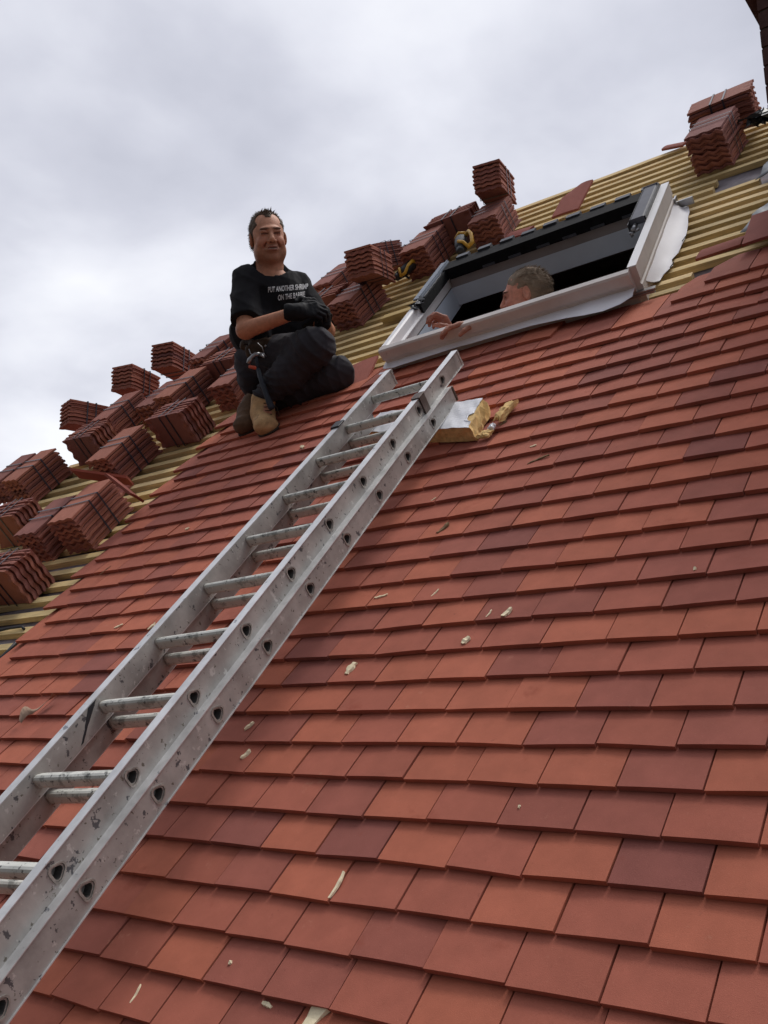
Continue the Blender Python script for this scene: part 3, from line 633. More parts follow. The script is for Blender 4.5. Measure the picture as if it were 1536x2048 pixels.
fs = [(i*4+j, i*4+j+1, i*4+j+5, i*4+j+4) for i in range(10) for j in range(3)]+[(0, 3, 2, 1), (40, 41, 42, 43)]+[(i*4, i*4+4, i*4+7, i*4+3) for i in range(10)]
b.add(vs, fs); b.build('paint_smear', M['dark'], lad)
b = MB(); b.box(-.034, .004, 1.95, 2.00, .0338, .040); b.box(-.040, -.0285, 1.955, 2.01, -.02, .0335); b.build('latch', M['dark'], lad, bevel=.001)
for (x0, x1, z, y) in ((-.026, .002, 0, 2.455), (.283, .311, 0, 2.45), ):
    b = MB(); vs = []; rr = random.Random(int(y*1000+x0*100))
    for i in range(9):
        z_ = z-.033+.066*i/8
        for x in (x0, x1): vs.append((x, y-.002, z_)); vs.append((x, y+.004+rr.uniform(0, .010), z_))
    fs = []
    for i in range(8):
        a = i*4; fs += [(a, a+1, a+5, a+4), (a+2, a+6, a+7, a+3), (a+1, a+3, a+7, a+5), (a, a+4, a+6, a+2)]
    fs += [(0, 2, 3, 1), (32, 33, 35, 34)]
    b.add(vs, fs); b.build('worn_end', M['alu'], lad)
for (x0, x1, z, y) in ((.311, .331, ZB, YB+2.235),):
    b = MB(); b.box(x0, x1+.004, y, y+.012, z-.03, z+.03); b.build('end_cap', M['hook'], lad, bevel=.002)

# ------------------------------------------------------------------ insulation board under the ladder
ins = empty('insulation_board', RM @ Matrix.Translation((-1.2, 2.0, 0.003)), 'foil faced yellow foam insulation board jammed under the top of the ladder', 'insulation board')
q4 = [Vector((-.937, 1.882)), Vector((-.964, 2.088)), Vector((-1.49, 2.185)), Vector((-1.505, 2.045))]
b = MB(); rr = random.Random(2); nx, ny = 26, 8; top = []; vs = []
def bq(s, t): return (q4[3]*(1-s)+q4[0]*s)*(1-t)+(q4[2]*(1-s)+q4[1]*s)*t
for lv in range(4):
    z = -.002+.056*lv/3
    for i in range(nx+1):
        for j in range(ny+1):
            s, t = i/nx, j/ny; p = bq(s, t); e_ = 0
            if i == nx: e_ = rr.uniform(-.007, .007)+(.006 if lv in (1, 2) else 0)+(.010 if lv == 0 else 0)
            if j == 0: p = p + Vector((0, rr.uniform(-.002, .002)))
            vs.append((p.x+e_, p.y, z))
K = (nx+1)*(ny+1); I = lambda l, i, j: l*K+i*(ny+1)+j; fs = []
for i in range(nx):
    for j in range(ny): fs += [(I(3, i, j), I(3, i+1, j), I(3, i+1, j+1), I(3, i, j+1)), (I(0, i, j), I(0, i, j+1), I(0, i+1, j+1), I(0, i+1, j))]
for l in range(3):
    for i in range(nx): fs += [(I(l, i, 0), I(l, i+1, 0), I(l+1, i+1, 0), I(l+1, i, 0)), (I(l, i, ny), I(l+1, i, ny), I(l+1, i+1, ny), I(l, i+1, ny))]
    for j in range(ny): fs += [(I(l, 0, j), I(l+1, 0, j), I(l+1, 0, j+1), I(l, 0, j+1)), (I(l, nx, j), I(l, nx, j+1), I(l+1, nx, j+1), I(l+1, nx, j))]
b.add(vs, fs); kid(b, 'foam_core', M['foam'], ins)
b = MB(); vs = []; nx2, ny2 = 40, 14
for i in range(nx2+1):
    for j in range(ny2+1):
        s, t = i/nx2, j/ny2; p = bq(s, t); e_ = 0
        if i == nx2: e_ = -.004 - (0.028 if abs(t-.38) < .1 else 0) + rr.uniform(-.006, .004)
        if i == nx2-1 and abs(t-.38) < .1: e_ = -.018
        dd_ = min(s, 1-s, t, 1-t)
        vs.append((p.x+e_, p.y, .0570+.0011*math.sin(s*60)*math.sin(t*13+s*9)+.0012*math.sin(s*23+t*11)))
k = len(vs); vs += [(x, y, z-.0015) for x, y, z in vs]; fs = []
for i in range(nx2):
    for j in range(ny2): a = i*(ny2+1)+j; fs += [(a, a+ny2+1, a+ny2+2, a+1)]
for j in range(ny2): a = nx2*(ny2+1)+j; fs.append((a, a+1, a+1+k, a+k))
for i in range(nx2): a = i*(ny2+1); fs.append((a, a+ny2+1, a+ny2+1+k, a+k))
b.add(vs, fs); kid(b, 'foil_facing', M['foil'], ins)
def rubble(name, c, size, m, label, cat, seed, group=None, rz=0, flat=.5):
    rr = random.Random(seed); bm = bmesh.new(); bmesh.ops.create_icosphere(bm, subdivisions=3, radius=1)
    for v in bm.verts:
        k = (1+rr.uniform(-.13, .13))*(0.8+0.3*abs(math.sin(v.co.x*6+seed)*math.cos(v.co.y*5)))*(1+.25*(abs(v.co.x) > .55)*(abs(v.co.y) > .4)); v.co = Vector((v.co.x*size[0]*k, v.co.y*size[1]*k, max(v.co.z, -.6)*size[2]*k))
    me = bpy.data.meshes.new(name); bm.to_mesh(me); bm.free()
    o = linkmesh(name, me, m, None, RM @ Matrix.Translation(c) @ Matrix.Rotation(math.radians(rz), 4, 'Z')); tag(o, label, cat, group); return o
rubble('foam_fragment', (-.868, 2.03, .014), (.022, .065, .018), M['foam'], 'yellow foam fragment broken off beside the right end of the insulation board', 'foam fragment', 1, 'foam fragments', -12)
rubble('foam_fragment', (-.902, 1.90, .008), (.026, .024, .011), M['foam'], 'small yellow foam crumb at the lower right corner of the insulation board', 'foam fragment', 3, 'foam fragments', -8)
rubble('foil_scrap', (-.886, 1.935, .012), (.010, .016, .012), M['foil'], 'tiny torn scrap of white foil between the foam fragments', 'foil scrap', 6)

# ------------------------------------------------------------------ chips and scraps on the tiles
def chip(px, py, ln, wd_, ang, label, m='chip', n=0.003, seed=None, name='wood_chip', cat='wood chip'):
    p = rp(px, py, 0.004); rr = random.Random(seed or int(px*7+py)); b = MB(); k = 5; vs = []
    for i in range(k+1):
        t = i/k; w_ = wd_/2*(0.55+0.6*math.sin(math.pi*min(max(t+rr.uniform(-.1, .1), .08), .95)))*(rr.uniform(.75, 1.15)); bend = 0.06*ln*math.sin(t*3+seed if seed else t*3)
        y = (t-.5)*ln; z0 = .001; hh = min(.006, wd_*.5)*rr.uniform(.6, 1.2)
        vs += [(-w_+bend, y, z0), (w_+bend, y+rr.uniform(-1, 1)*wd_*.25, z0), (w_*.8+bend, y, z0+hh), (-w_*.7+bend, y, z0+hh*rr.uniform(.7, 1.1))]
    fs = [(0, 1, 2, 3), tuple(k*4+j for j in (3, 2, 1, 0))]
    for i in range(k):
        for j in range(4): fs.append((i*4+j, i*4+(j+1) % 4, i*4+4+(j+1) % 4, i*4+4+j))
    b.add(vs, fs)
    # the tile surface lies up to a thickness below the reference plane away from its lower edge
    vrow = (p.y/G) % 1.0; zt_ = -SLP*vrow*G+0.0008
    o = b.build(name, M[m], None, RM @ Matrix.Translation((p.x, p.y, zt_)) @ Matrix.Rotation(math.radians(ang), 4, 'Z')); tag(o, label, cat, 'wood splinters and scraps on the laid tiles' if cat == 'wood chip' else None)
    return o
chip(604, 893, .032, .020, 60, 'pale wood chip just left of the ladder, below the man\'s boots')
chip(699, 1333, .042, .024, -10, 'stubby pale wood chip right of the ladder at mid height, the largest there', seed=3)
chip(495, 1447, .030, .011, -30, 'small wood chip near the ladder, upper of two alike close together')
chip(488, 1504, .032, .014, -20, 'small wood chip near the ladder, lower of two alike close together')
chip(760, 1188, .044, .007, -75, 'slender matchstick like splinter, left of a similar one, right of the ladder')
chip(868, 1182, .032, .005, -22, 'slender matchstick like splinter, right of a similar one, centre of the roof')
chip(1013, 1223, .034, .019, -18, 'ragged wood chip on the right of a short thin splinter', seed=5)
chip(976, 1224, .028, .005, -12, 'short thin splinter on the left of a ragged wood chip')
chip(930, 1278, .026, .020, -30, 'small off white chip on a darker tile below the ragged chip', seed=9)
chip(670, 1766, .062, .008, -2, 'long thin splinter standing along a joint low in the middle')
chip(626, 2018, .105, .036, -6, 'big pale torn piece of wood at the bottom edge of the photo', seed=11)
chip(527, 2003, .024, .010, 80, 'small blunt chip left of the big torn piece at the bottom')
chip(265, 1985, .045, .006, 5, 'thin straight splinter lying along a joint at the bottom left')
chip(866, 996, .020, .004, -40, 'tiny splinter between the ladder and the dark twig')
chip(1065, 888, .022, .006, -80, 'tiny pale splinter right of the insulation board, above the long shaving')
chip(1075, 915, .075, .008, -60, 'long thin brown shaving right of the insulation board', m='twig', seed=4)
chip(1005, 843, .030, .012, -50, 'curled brown shaving beside the foam fragment', m='twig', seed=8)
chip(236, 1250, .036, .008, -60, 'small pale splinter left of the ladder in the middle of the left tiles')
chip(303, 1252, .036, .012, -20, 'pale chip against the left edge of the ladder')
chip(374, 1056, .018, .012, -40, 'small pale chip left of the ladder near the stepped tile edge')
chip(884, 1053, .050, .016, -30, 'dark crumpled twig lying right of the ladder', m='twig', seed=13, name='twig', cat='twig')
chip(210, 1140, .060, .004, -25, 'thin curved straw on the tiles at left', m='twig', seed=15, name='straw', cat='straw')
chip(1035, 1608, .007, .006, 0, 'tiny white crumb on a tile right of centre, low in the photo')
chip(456, 1921, .008, .007, 0, 'tiny white crumb on a tile at the bottom left')
chip(1388, 1135, .010, .007, 0, 'tiny pale crumb on a tile at the right of the roof')
chip(895, 739, .022, .004, -60, 'tiny splinter just right of the top end of the ladder')
chip(565, 1272-160, .001, .001, 0, 'speck', m='chip') if False else None
# curled strip of cardboard at left
p = rp(76, 1424, .004); b = MB(); vs = []; nseg = 14
for i in range(nseg+1):
    t = i/nseg; cx_ = -.05+.10*t; cy_ = -.045+.10*t+.012*math.sin(t*9); z = .004+.018*abs(math.sin(t*5.2))+.006*math.sin(t*13); w_ = .013+.008*math.sin(t*6+1)
    tw = 1.1*math.sin(t*4.5); vs += [(cx_-w_*math.cos(tw), cy_+w_*.5, z+w_*math.sin(tw)*.8), (cx_+w_*math.cos(tw), cy_-w_*.5, z-w_*math.sin(tw)*.8+.004)]
k = len(vs); vs += [(x, y, z+.0012) for x, y, z in vs]
fs = [(2*i, 2*i+1, 2*i+3, 2*i+2) for i in range(nseg)]+[(k+2*i, k+2*i+2, k+2*i+3, k+2*i+1) for i in range(nseg)]+[(2*i, 2*i+2, k+2*i+2, k+2*i) for i in range(nseg)]+[(2*i+1, k+2*i+1, k+2*i+3, 2*i+3) for i in range(nseg)]
b.add(vs, fs); o = b.build('cardboard_strip', M['card'], None, RM @ Matrix.Translation((p.x, p.y, 0)), smooth=True)
tag(o, 'curled torn brown cardboard strip on the tiles left of the ladder', 'cardboard')
# black cable at lower left, black plastic at top right
b = MB(); pts = [rp(-40, 1262, -.03), rp(-5, 1262, -.035), rp(20, 1256, -.03), rp(44, 1253, -.036), rp(48, 1258, -.04)]
b.tube(pts, .006, 8); o = b.build('black_cable', M['dark'], None, RM, smooth=True); tag(o, 'short end of thin black cable lying across battens at the left edge, the upper one', 'cable', 'black cable on the battens')
b = MB(); pts = [rp(-30, 1345, -.03), rp(-5, 1322, -.035), rp(14, 1305, -.03), rp(30, 1288, -.036), rp(40, 1282, -.045)]
b.tube(pts, .008, 8); o = b.build('black_cable', M['dark'], None, RM, smooth=True); tag(o, 'thicker black cable running under the lowest bare battens at left edge', 'cable', 'black cable on the battens')
b = MB(); rr = random.Random(21); c0 = rp(1526, 243, .03)
for i in range(60):
    q = Vector((c0.x+rr.gauss(0.03, .065), c0.y+rr.gauss(0.0, .025), .03+rr.random()*.05)); dd_ = rr.uniform(.015, .035)
    b.add([q+Vector((rr.gauss(0, dd_), rr.gauss(0, dd_), rr.gauss(0, dd_*.6))) for _ in range(4)], [(0, 1, 2), (0, 2, 3), (0, 3, 1), (1, 3, 2)])
o = b.build('crumpled_plastic', M['dark'], None, RM); tag(o, 'crumpled black plastic sheet on the ridge beside the top right packs', 'plastic sheet')

# yellow and black tools between the packs
def tool(px, py, label, rz, sc=1.0, seed=1):
    c = rp(px, py, .02); e_ = empty('power_tool', RM @ Matrix.Translation((c.x, c.y, .0)) @ Matrix.Rotation(math.radians(rz), 4, 'Z') @ Matrix.Scale(sc, 4), label, 'power tool', 'black and yellow tools between the packs')
    b = MB(); b.tube([(0, -.10, .05), (0, -.02, .055), (0, .05, .06), (0, .09, .06)], [.030, .040, .042, .034], 14); b.tube([(.0, -.10, .05), (.0, -.125, .048)], [.030, .02], 12); b.build('motor_housing', M['dark'], e_, smooth=True)
    b = MB(); b.tube([(.03, .06, .075), (.065, .03, .10), (.08, -.03, .095), (.075, -.08, .06), (.04, -.10, .05)], [.013, .012, .011, .012, .013], 10); b.tube([(-.03, .07, .08), (.0, .085, .10), (.035, .08, .085)], .012, 10); b.tube([(.0, -.06, .094), (.028, -.085, .085), (.05, -.11, .05)], .010, 8)
    b.build('handle', M['yellow'], e_, smooth=True)
    b = MB(); b.box(-.02, .02, .085, .13, .03, .075); b.build('nose_piece', M['steel'], e_, bevel=.004)
tool(928, 500, 'black and yellow power tool wedged between packs above the window corner', 20, 1.0)
tool(818, 545, 'black and yellow power tool on battens left of the window corner pack', -25, .8)
b = MB(); pts = [rp(x, y, .0) for x, y in ((768, 560), (782, 556), (796, 560), (806, 549), (818, 556))]; b.tube(pts, .007, 8); o = b.build('black_cable', M['dark'], None, RM, smooth=True); tag(o, 'black lead trailing from the power tool left of the window corner', 'cable', 'black cable on the battens')
b = MB(); b.box(-1.99-.26, -1.99+.02, 3.55, 3.60, -.044, -.010); o = b.build('loose_batten', M['batten'], None, RM); 
for v in o.data.color_attributes['Col'].data: v.color = (.55, .40, .17, 1)
tag(o, 'short offcut of batten lying left of the window frame by the power tool', 'timber offcut')

# ================================================================== people
def nets(F, lo, h):
    """surface nets on a sampled distance field"""
    In = F < 0; nx, ny, nz = F.shape
    c = [In[i:nx-1+i, j:ny-1+j, k:nz-1+k] for i in (0, 1) for j in (0, 1) for k in (0, 1)]
    allc = c[0].copy(); anyc = c[0].copy()
    for q in c[1:]: allc &= q; anyc |= q
    idx = np.argwhere(anyc & ~allc); num = len(idx)
    ID = -np.ones((nx-1, ny-1, nz-1), dtype=np.int64); ID[tuple(idx.T)] = np.arange(num)
    acc = np.zeros((num, 3)); cnt = np.zeros(num)
    cor = [(i, j, k) for i in (0, 1) for j in (0, 1) for k in (0, 1)]
    for a in cor:
        for ax in range(3):
            if a[ax]: continue
            b_ = list(a); b_[ax] = 1
            fa = F[idx[:, 0]+a[0], idx[:, 1]+a[1], idx[:, 2]+a[2]]; fb_ = F[idx[:, 0]+b_[0], idx[:, 1]+b_[1], idx[:, 2]+b_[2]]
            m = (fa < 0) != (fb_ < 0); t = np.where(m, fa/np.where(m, fa-fb_, 1), 0)
            p = np.tile(np.array(a, float), (num, 1)); p[:, ax] += t
            acc += p*m[:, None]; cnt += m
    V = (idx + acc/np.maximum(cnt, 1)[:, None])*h + np.array(lo)
    faces = []
    for ax in range(3):
        u, v = [(1, 2), (2, 0), (0, 1)][ax]
        sl0 = [slice(None)]*3; sl1 = [slice(None)]*3; sl0[ax] = slice(0, -1); sl1[ax] = slice(1, None)
        A, B = In[tuple(sl0)], In[tuple(sl1)]; E_ = np.argwhere(A != B)
        ok = (E_[:, u] > 0) & (E_[:, v] > 0) & (E_[:, u] < F.shape[u]-1) & (E_[:, v] < F.shape[v]-1); E_ = E_[ok]
        fl = A[tuple(E_.T)]
        def cell(du, dv):
            q = E_.copy(); q[:, u] -= du; q[:, v] -= dv; return ID[tuple(q.T)]
        f = np.stack([cell(1, 1), cell(0, 1), cell(0, 0), cell(1, 0)], 1); f[~fl] = f[~fl][:, ::-1]; faces.append(f)
    return V, np.concatenate(faces)
class Field:
    def __init__(s, lo, hi, h):
        s.lo = np.array(lo, float); s.h = h; s.n = np.ceil((np.array(hi)-s.lo)/h).astype(int)+1
        s.F = np.full(tuple(s.n), 0.3)
        s.ax = [s.lo[i]+np.arange(s.n[i])*h for i in range(3)]
    def sub(s, lo, hi, m):
        sl = []
        for i in range(3):
            a = max(0, int((lo[i]-m-s.lo[i])/s.h)); b = min(s.n[i], int((hi[i]+m-s.lo[i])/s.h)+2)
            if b <= a: return None, None
            sl.append(slice(a, b))
        g_ = np.meshgrid(*[s.ax[i][sl[i]] for i in range(3)], indexing='ij'); return tuple(sl), np.stack(g_, -1)
    def put(s, sl, d, k, op='u'):
        f = s.F[sl]
        if op == 'u':
            hh = np.clip(0.5+0.5*(f-d)/k, 0, 1); s.F[sl] = f*(1-hh)+d*hh-k*hh*(1-hh)
        else:
            hh = np.clip(0.5-0.5*(f+d)/k, 0, 1); s.F[sl] = f*(1-hh)-d*hh+k*hh*(1-hh)
    def cone(s, a, b, ra, rb, k=.02, op='u', squash=None):
        a = np.array(a, float); b = np.array(b, float); m = max(ra, rb)+k*2+.03
        sl, P_ = s.sub(np.minimum(a, b), np.maximum(a, b), m)
        if sl is None: return
        ab = b-a; t = np.clip(((P_-a)@ab)/(ab@ab+1e-12), 0, 1); q = P_-a-t[..., None]*ab
        if squash is not None:
            n_, f_ = squash; n_ = np.array(n_, float); n_ /= np.linalg.norm(n_); q = q + (q@n_)[..., None]*n_*(f_-1)
        s.put(sl, np.linalg.norm(q, axis=-1)-(ra+(rb-ra)*t), k, op)
    def ell(s, c, r, k=.02, op='u', R=None):
        c = np.array(c, float); r = np.array(r, float); m = r.max()+k*2+.03
        sl, P_ = s.sub(c, c, m)
        if sl is None: return
        q = P_-c
        if R is not None: q = q@np.array(R)
        k0 = np.linalg.norm(q/r, axis=-1); k1 = np.linalg.norm(q/(r*r), axis=-1)+1e-9
        s.put(sl, np.where(k0 < 1e-6, -r.min(), k0*(k0-1)/k1), k, op)
    def cut(s, p, n):                                  # remove the side n points to
        n = np.array(n, float); n /= np.linalg.norm(n); g_ = np.meshgrid(*s.ax, indexing='ij'); s.F = np.maximum(s.F, (np.stack(g_, -1)-np.array(p))@n)
    def wrinkle(s, amp, sc, seed=0, ridge=True):
        r_ = np.random.default_rng(seed); g_ = np.stack(np.meshgrid(*s.ax, indexing='ij'), -1); band = np.abs(s.F) < .03
        P_ = g_[band]; w_ = np.zeros(len(P_))
        for i in range(5):
            d_ = r_.normal(size=3); d_ /= np.linalg.norm(d_); d2 = r_.normal(size=3); d2 /= np.linalg.norm(d2)
            ph = P_@d_*sc*(0.7+0.25*i)+1.6*np.sin(P_@d2*sc*.45+i)+r_.uniform(0, 6)
            w_ += (1-np.abs(np.sin(ph)))**2/(1+.4*i) if ridge else np.sin(ph)/(1+.4*i)
        s.F[band] -= amp*(w_-w_.mean())
    def mesh(s, name, tf, cols=None):
        V, Fc = nets(s.F, s.lo, s.h); R_ = np.array([[tf[i][j] for j in range(3)] for i in range(3)]); t_ = np.array([tf[i][3] for i in range(3)])
        VW = V@R_.T+t_
        me = bpy.data.meshes.new(name); me.from_pydata(VW.tolist(), [], Fc.tolist())
        me.polygons.foreach_set('use_smooth', [True]*len(me.polygons))
        if cols is not None:
            a = me.color_attributes.new('Col', 'FLOAT_COLOR', 'POINT'); C_ = np.ones((len(V), 4)); C_[:, :3] = cols(V); a.data.foreach_set('color', C_.astype(np.float32).ravel())
        me.update(); return me
def rotm(yaw=0, pitch=0, roll=0):                      # camera-axis frame: x right, y up, z to the viewer
    return np.array((Matrix.Rotation(math.radians(roll), 3, 'Z') @ Matrix.Rotation(math.radians(yaw), 3, 'Y') @ Matrix.Rotation(math.radians(pitch), 3, 'X')))
def nv(p): return np.array(p, float)
def unit(v): v = np.array(v, float); return v/np.linalg.norm(v)
def J(px, py, d): return nv(cc(px, py, d))

def head(F, c, R, sc=1.0, heavy=1.0, ys=1.0):
    """face, skull, ears and neck stub; local frame x right, y up, z out of the face"""
    YS = ys; L_ = lambda x, y, z: nv(c)+R@(nv((x, y*YS, z))*sc)
    def E(x, y, z, rx, ry, rz, k=.012, op='u', yaw=0, pit=0, rl=0): F.ell(L_(x, y, z), nv((rx, ry*YS, rz))*sc, k*sc, op, R@rotm(yaw, pit, rl))
    E(0, .040, -.018, .076, .083, .096); E(0, -.015, .018, .068, .09, .078, .03)
    E(0, -.062, .030, .057*heavy, .055, .056, .03); E(0, -.102, .060, .028, .021, .024, .022)
    for s_ in (-1, 1):
        E(s_*.036, -.036, .066, .027, .023, .023, .022); E(s_*.052, -.075, .02, .020*heavy, .030, .035, .03)
    E(0, .024, .088, .050, .011, .013, .016)
    for s_ in (-1, 1): E(s_*.031, .004, .100, .019, .0115, .017, .010, 'd')
    for s_ in (-1, 1): E(s_*.031, .003, .0795, .0165, .0125, .0125, .004)
    for s_ in (-1, 1): E(s_*.031, .0105, .088, .019, .0045, .010, .006, rl=s_*8)
    F.cone(L_(0, .014, .090), L_(0, -.028, .110), .0075*sc, .0125*sc, .010*sc); E(0, -.034, .104, .013, .009, .013, .008)
    for s_ in (-1, 1): E(s_*.014, -.036, .097, .0085, .0075, .010, .006)
    E(0, -.071, .088, .030, .013, .015, .012)
    E(0, -.0625, .101, .026, .0050, .008, .004); E(0, -.0755, .099, .022, .0062, .009, .005)
    E(0, -.0690, .110, .025, .0030, .012, .004, 'd')
    for s_ in (-1, 1): E(s_*.031, -.0625, .094, .007, .0035, .009, .006, 'd')
    for s_ in (-1, 1): E(s_*.033, -.052, .0865, .004, .018, .012, .008, 'd', rl=s_*28)
    for s_ in (-1, 1):
        E(s_*.080, -.004, -.012, .009, .033, .020, .006, yaw=s_*22); E(s_*.088, .000, -.008, .005, .021, .0105, .005, 'd', yaw=s_*22)
    F.cone(L_(0, -.07, -.022), L_(0, -.16, -.040), .060*sc*heavy, .066*sc*heavy, .035)
def hand(F, wrist, fwd, palm, side, curls, thumb=(.5, .6), sc=1.0, k=.007, r=1.0, spread=.0):
    """palm and five separate fingers; fwd: wrist to knuckles, palm: out of the palm, side: towards the thumb"""
    f = unit(fwd); p = unit(nv(palm)-f*(nv(palm)@f)); s_ = unit(np.cross(f, p)); s_ = s_ if s_@nv(side) > 0 else -s_
    w_ = nv(wrist); offs = (.030, .0105, -.010, -.029); lens = ((.044, .026, .021), (.050, .030, .022), (.046, .028, .021), (.036, .021, .018)); up = (.088, .092, .088, .080)
    for i in range(4):
        kn = w_+f*up[i]*sc+s_*offs[i]*sc
        F.cone(w_+s_*offs[i]*.55*sc+f*.008*sc, kn, .0155*sc*r, .0115*sc*r, .014)
        a = 0; q = kn; d_ = f
        for j in range(3):
            a += curls[i]*(.9, 1.05, .7)[j]; d_ = unit(f*math.cos(a)+p*math.sin(a)+s_*spread*(1.5-i)*.1)
            q2 = q+d_*lens[i][j]*sc; ra = (.0102, .0092, .0083)[j]*sc*r*(1, 1.03, 1, .9)[i]; rb = (.0092, .0083, .0070)[j]*sc*r*(1, 1.03, 1, .9)[i]
            F.cone(q, q2, ra, rb, k*.6); q = q2
    tb = w_+f*.026*sc+s_*.026*sc; F.cone(w_+f*.01*sc, tb, .017*sc*r, .0145*sc*r, .012)
    d_ = unit(f*.62+s_*.72+p*thumb[0]*.5); q = tb+d_*.040*sc; F.cone(tb, q, .0145*sc*r, .0118*sc*r, k)
    d_ = unit(f*.86+s_*.30+p*thumb[0]); q2 = q+d_*.031*sc; F.cone(q, q2, .0112*sc*r, .0102*sc*r, k*.6)
    d_ = unit(f*.8+s_*(.2-.4*thumb[1])+p*thumb[0]*1.3); F.cone(q2, q2+d_*.025*sc, .0100*sc*r, .0082*sc*r, k*.6)

def person_kid(field, name, m, par, cols=None):
    me = field.mesh(name, CM, cols); o = linkmesh(name, me, m, par); o.matrix_basis = par.matrix_world.inverted(); return o

# ---------------------------------------------------------------- the man sitting on the tiles
foot = CM @ cc(535, 866, 4.52)
man = empty('person', Matrix.Translation(foot), 'smiling man in black T-shirt and tan boots crouched on the edge of the laid tiles', 'person')
hipR, hipL = J(512, 722, 4.90), J(566, 735, 4.96)
kn1, an1 = J(628, 696, 4.50), J(528, 800, 4.64)
kn2, an2 = J(672, 748, 4.58), J(512, 812, 4.80)
waist, chest, neck = J(533, 668, 4.92), J(538, 598, 4.86), J(535, 538, 4.85)
shR, elR, wrR = J(492, 560, 4.78), J(491, 660, 4.62), J(592, 625, 4.46)
shL, elL, wrL = J(596, 571, 4.93), J(652, 662, 4.84), J(645, 633, 4.60)
hc = J(536, 476, 4.80); HR = rotm(15, 5, 7)             # turned a little to the right of the picture
SK = nv((0.56, 0.275, 0.175))
# body: one continuous surface
F = Field(J(452, 880, 4.65)-nv((0, 0, .30)), J(712, 405, 4.65)+nv((0, 0, .38)), .0075)
def limb(a, b_, c, r): F.cone(a, b_, r[0], r[1], .02); F.cone(b_, c, r[1], r[2], .02)
F.ell(chest, (.165, .16, .105), .05); F.ell(waist, (.150, .12, .110), .06); F.cone(chest, neck, .09, .060, .04)
F.ell((hipR+hipL)/2, (.15, .10, .11), .05)
limb(shR, elR, wrR, (.052, .043, .029)); limb(shL, elL, wrL, (.052, .043, .029)); F.cone(chest, shR, .08, .055, .04); F.cone(chest, shL, .08, .055, .04)
limb(hipR, kn1, an1, (.075, .055, .038)); limb(hipL, kn2, an2, (.075, .055, .038))
F.cone(an1, J(533, 848, 4.54), .038, .034, .02); F.cone(an2, J(492, 850, 4.70), .038, .034, .02)
F.cone(neck-nv((0, .02, .01)), hc+HR@nv((0, -.08, -.025)), .064, .058, .03)
F.cone(wrR, wrR+nv((.012, 0, 0)), .026, .020, .02)
def body_cols(V): return np.tile(SK*nv((.92, .86, .82)), (len(V), 1))
person_kid(F, 'body', M['skin'], man, body_cols)
# head with finer detail, continuing the neck of the body
F = Field(hc-nv((.14, .20, .15)), hc+nv((.14, .17, .16)), .0028)
head(F, hc, HR, 1.06, 1.04, .985)
def head_cols(V, c=hc, R=HR, sc=1.07, sk=SK, stub=.42, ys=.985):
    q = (V-c)@R/sc; q[:, 1] /= ys; C_ = np.tile(sk, (len(V), 1))
    def m(x, y, z, rx, ry, rz, soft=.5):
        k = np.sqrt(((q[:, 0]-x)/rx)**2+((q[:, 1]-y)/ry)**2+((q[:, 2]-z)/rz)**2); return np.clip((1+soft-k)/soft/1.0, 0, 1)[:, None]
    beard = np.maximum(m(0, -.085, .04, .060, .045, .08), 0)*stub
    C_ = C_*(1-beard)+nv((.20, .105, .078))*beard
    lip = m(0, -.069, .105, .024, .010, .014, .3); C_ = C_*(1-.6*lip)+nv((.26, .085, .07))*.6*lip
    for s_ in (-1, 1):
        ch_ = m(s_*.042, -.03, .075, .022, .02, .03, .8)*.35; C_ = C_*(1-ch_)+nv((.40, .125, .085))*ch_
        eb = m(s_*.033, .0225, .092, .021, .0045, .02, .5)*.85; C_ = C_*(1-eb)+nv((.07, .042, .03))*eb
        lid = m(s_*.031, .002, .093, .017, .0032, .012, .5)*.9; C_ = C_*(1-lid)+nv((.035, .022, .02))*lid
        soc = m(s_*.031, .006, .088, .022, .012, .02, .6)*.35; C_ = C_*(1-soc)+nv((.19, .085, .06))*soc
        ns = m(s_*.007, -.042, .107, .0045, .003, .006, .5)*.8; C_ = C_*(1-ns)+nv((.08, .03, .025))*ns
    te = m(0, -.0690, .104, .017, .0026, .014, .4)*.8; C_ = C_*(1-te)+nv((.50, .40, .34))*te
    mo = m(0, -.0660, .104, .026, .0014, .014, .4)*.7; C_ = C_*(1-mo)+nv((.06, .025, .025))*mo
    return C_
ho = person_kid(F, 'face', M['skin'], man, head_cols)
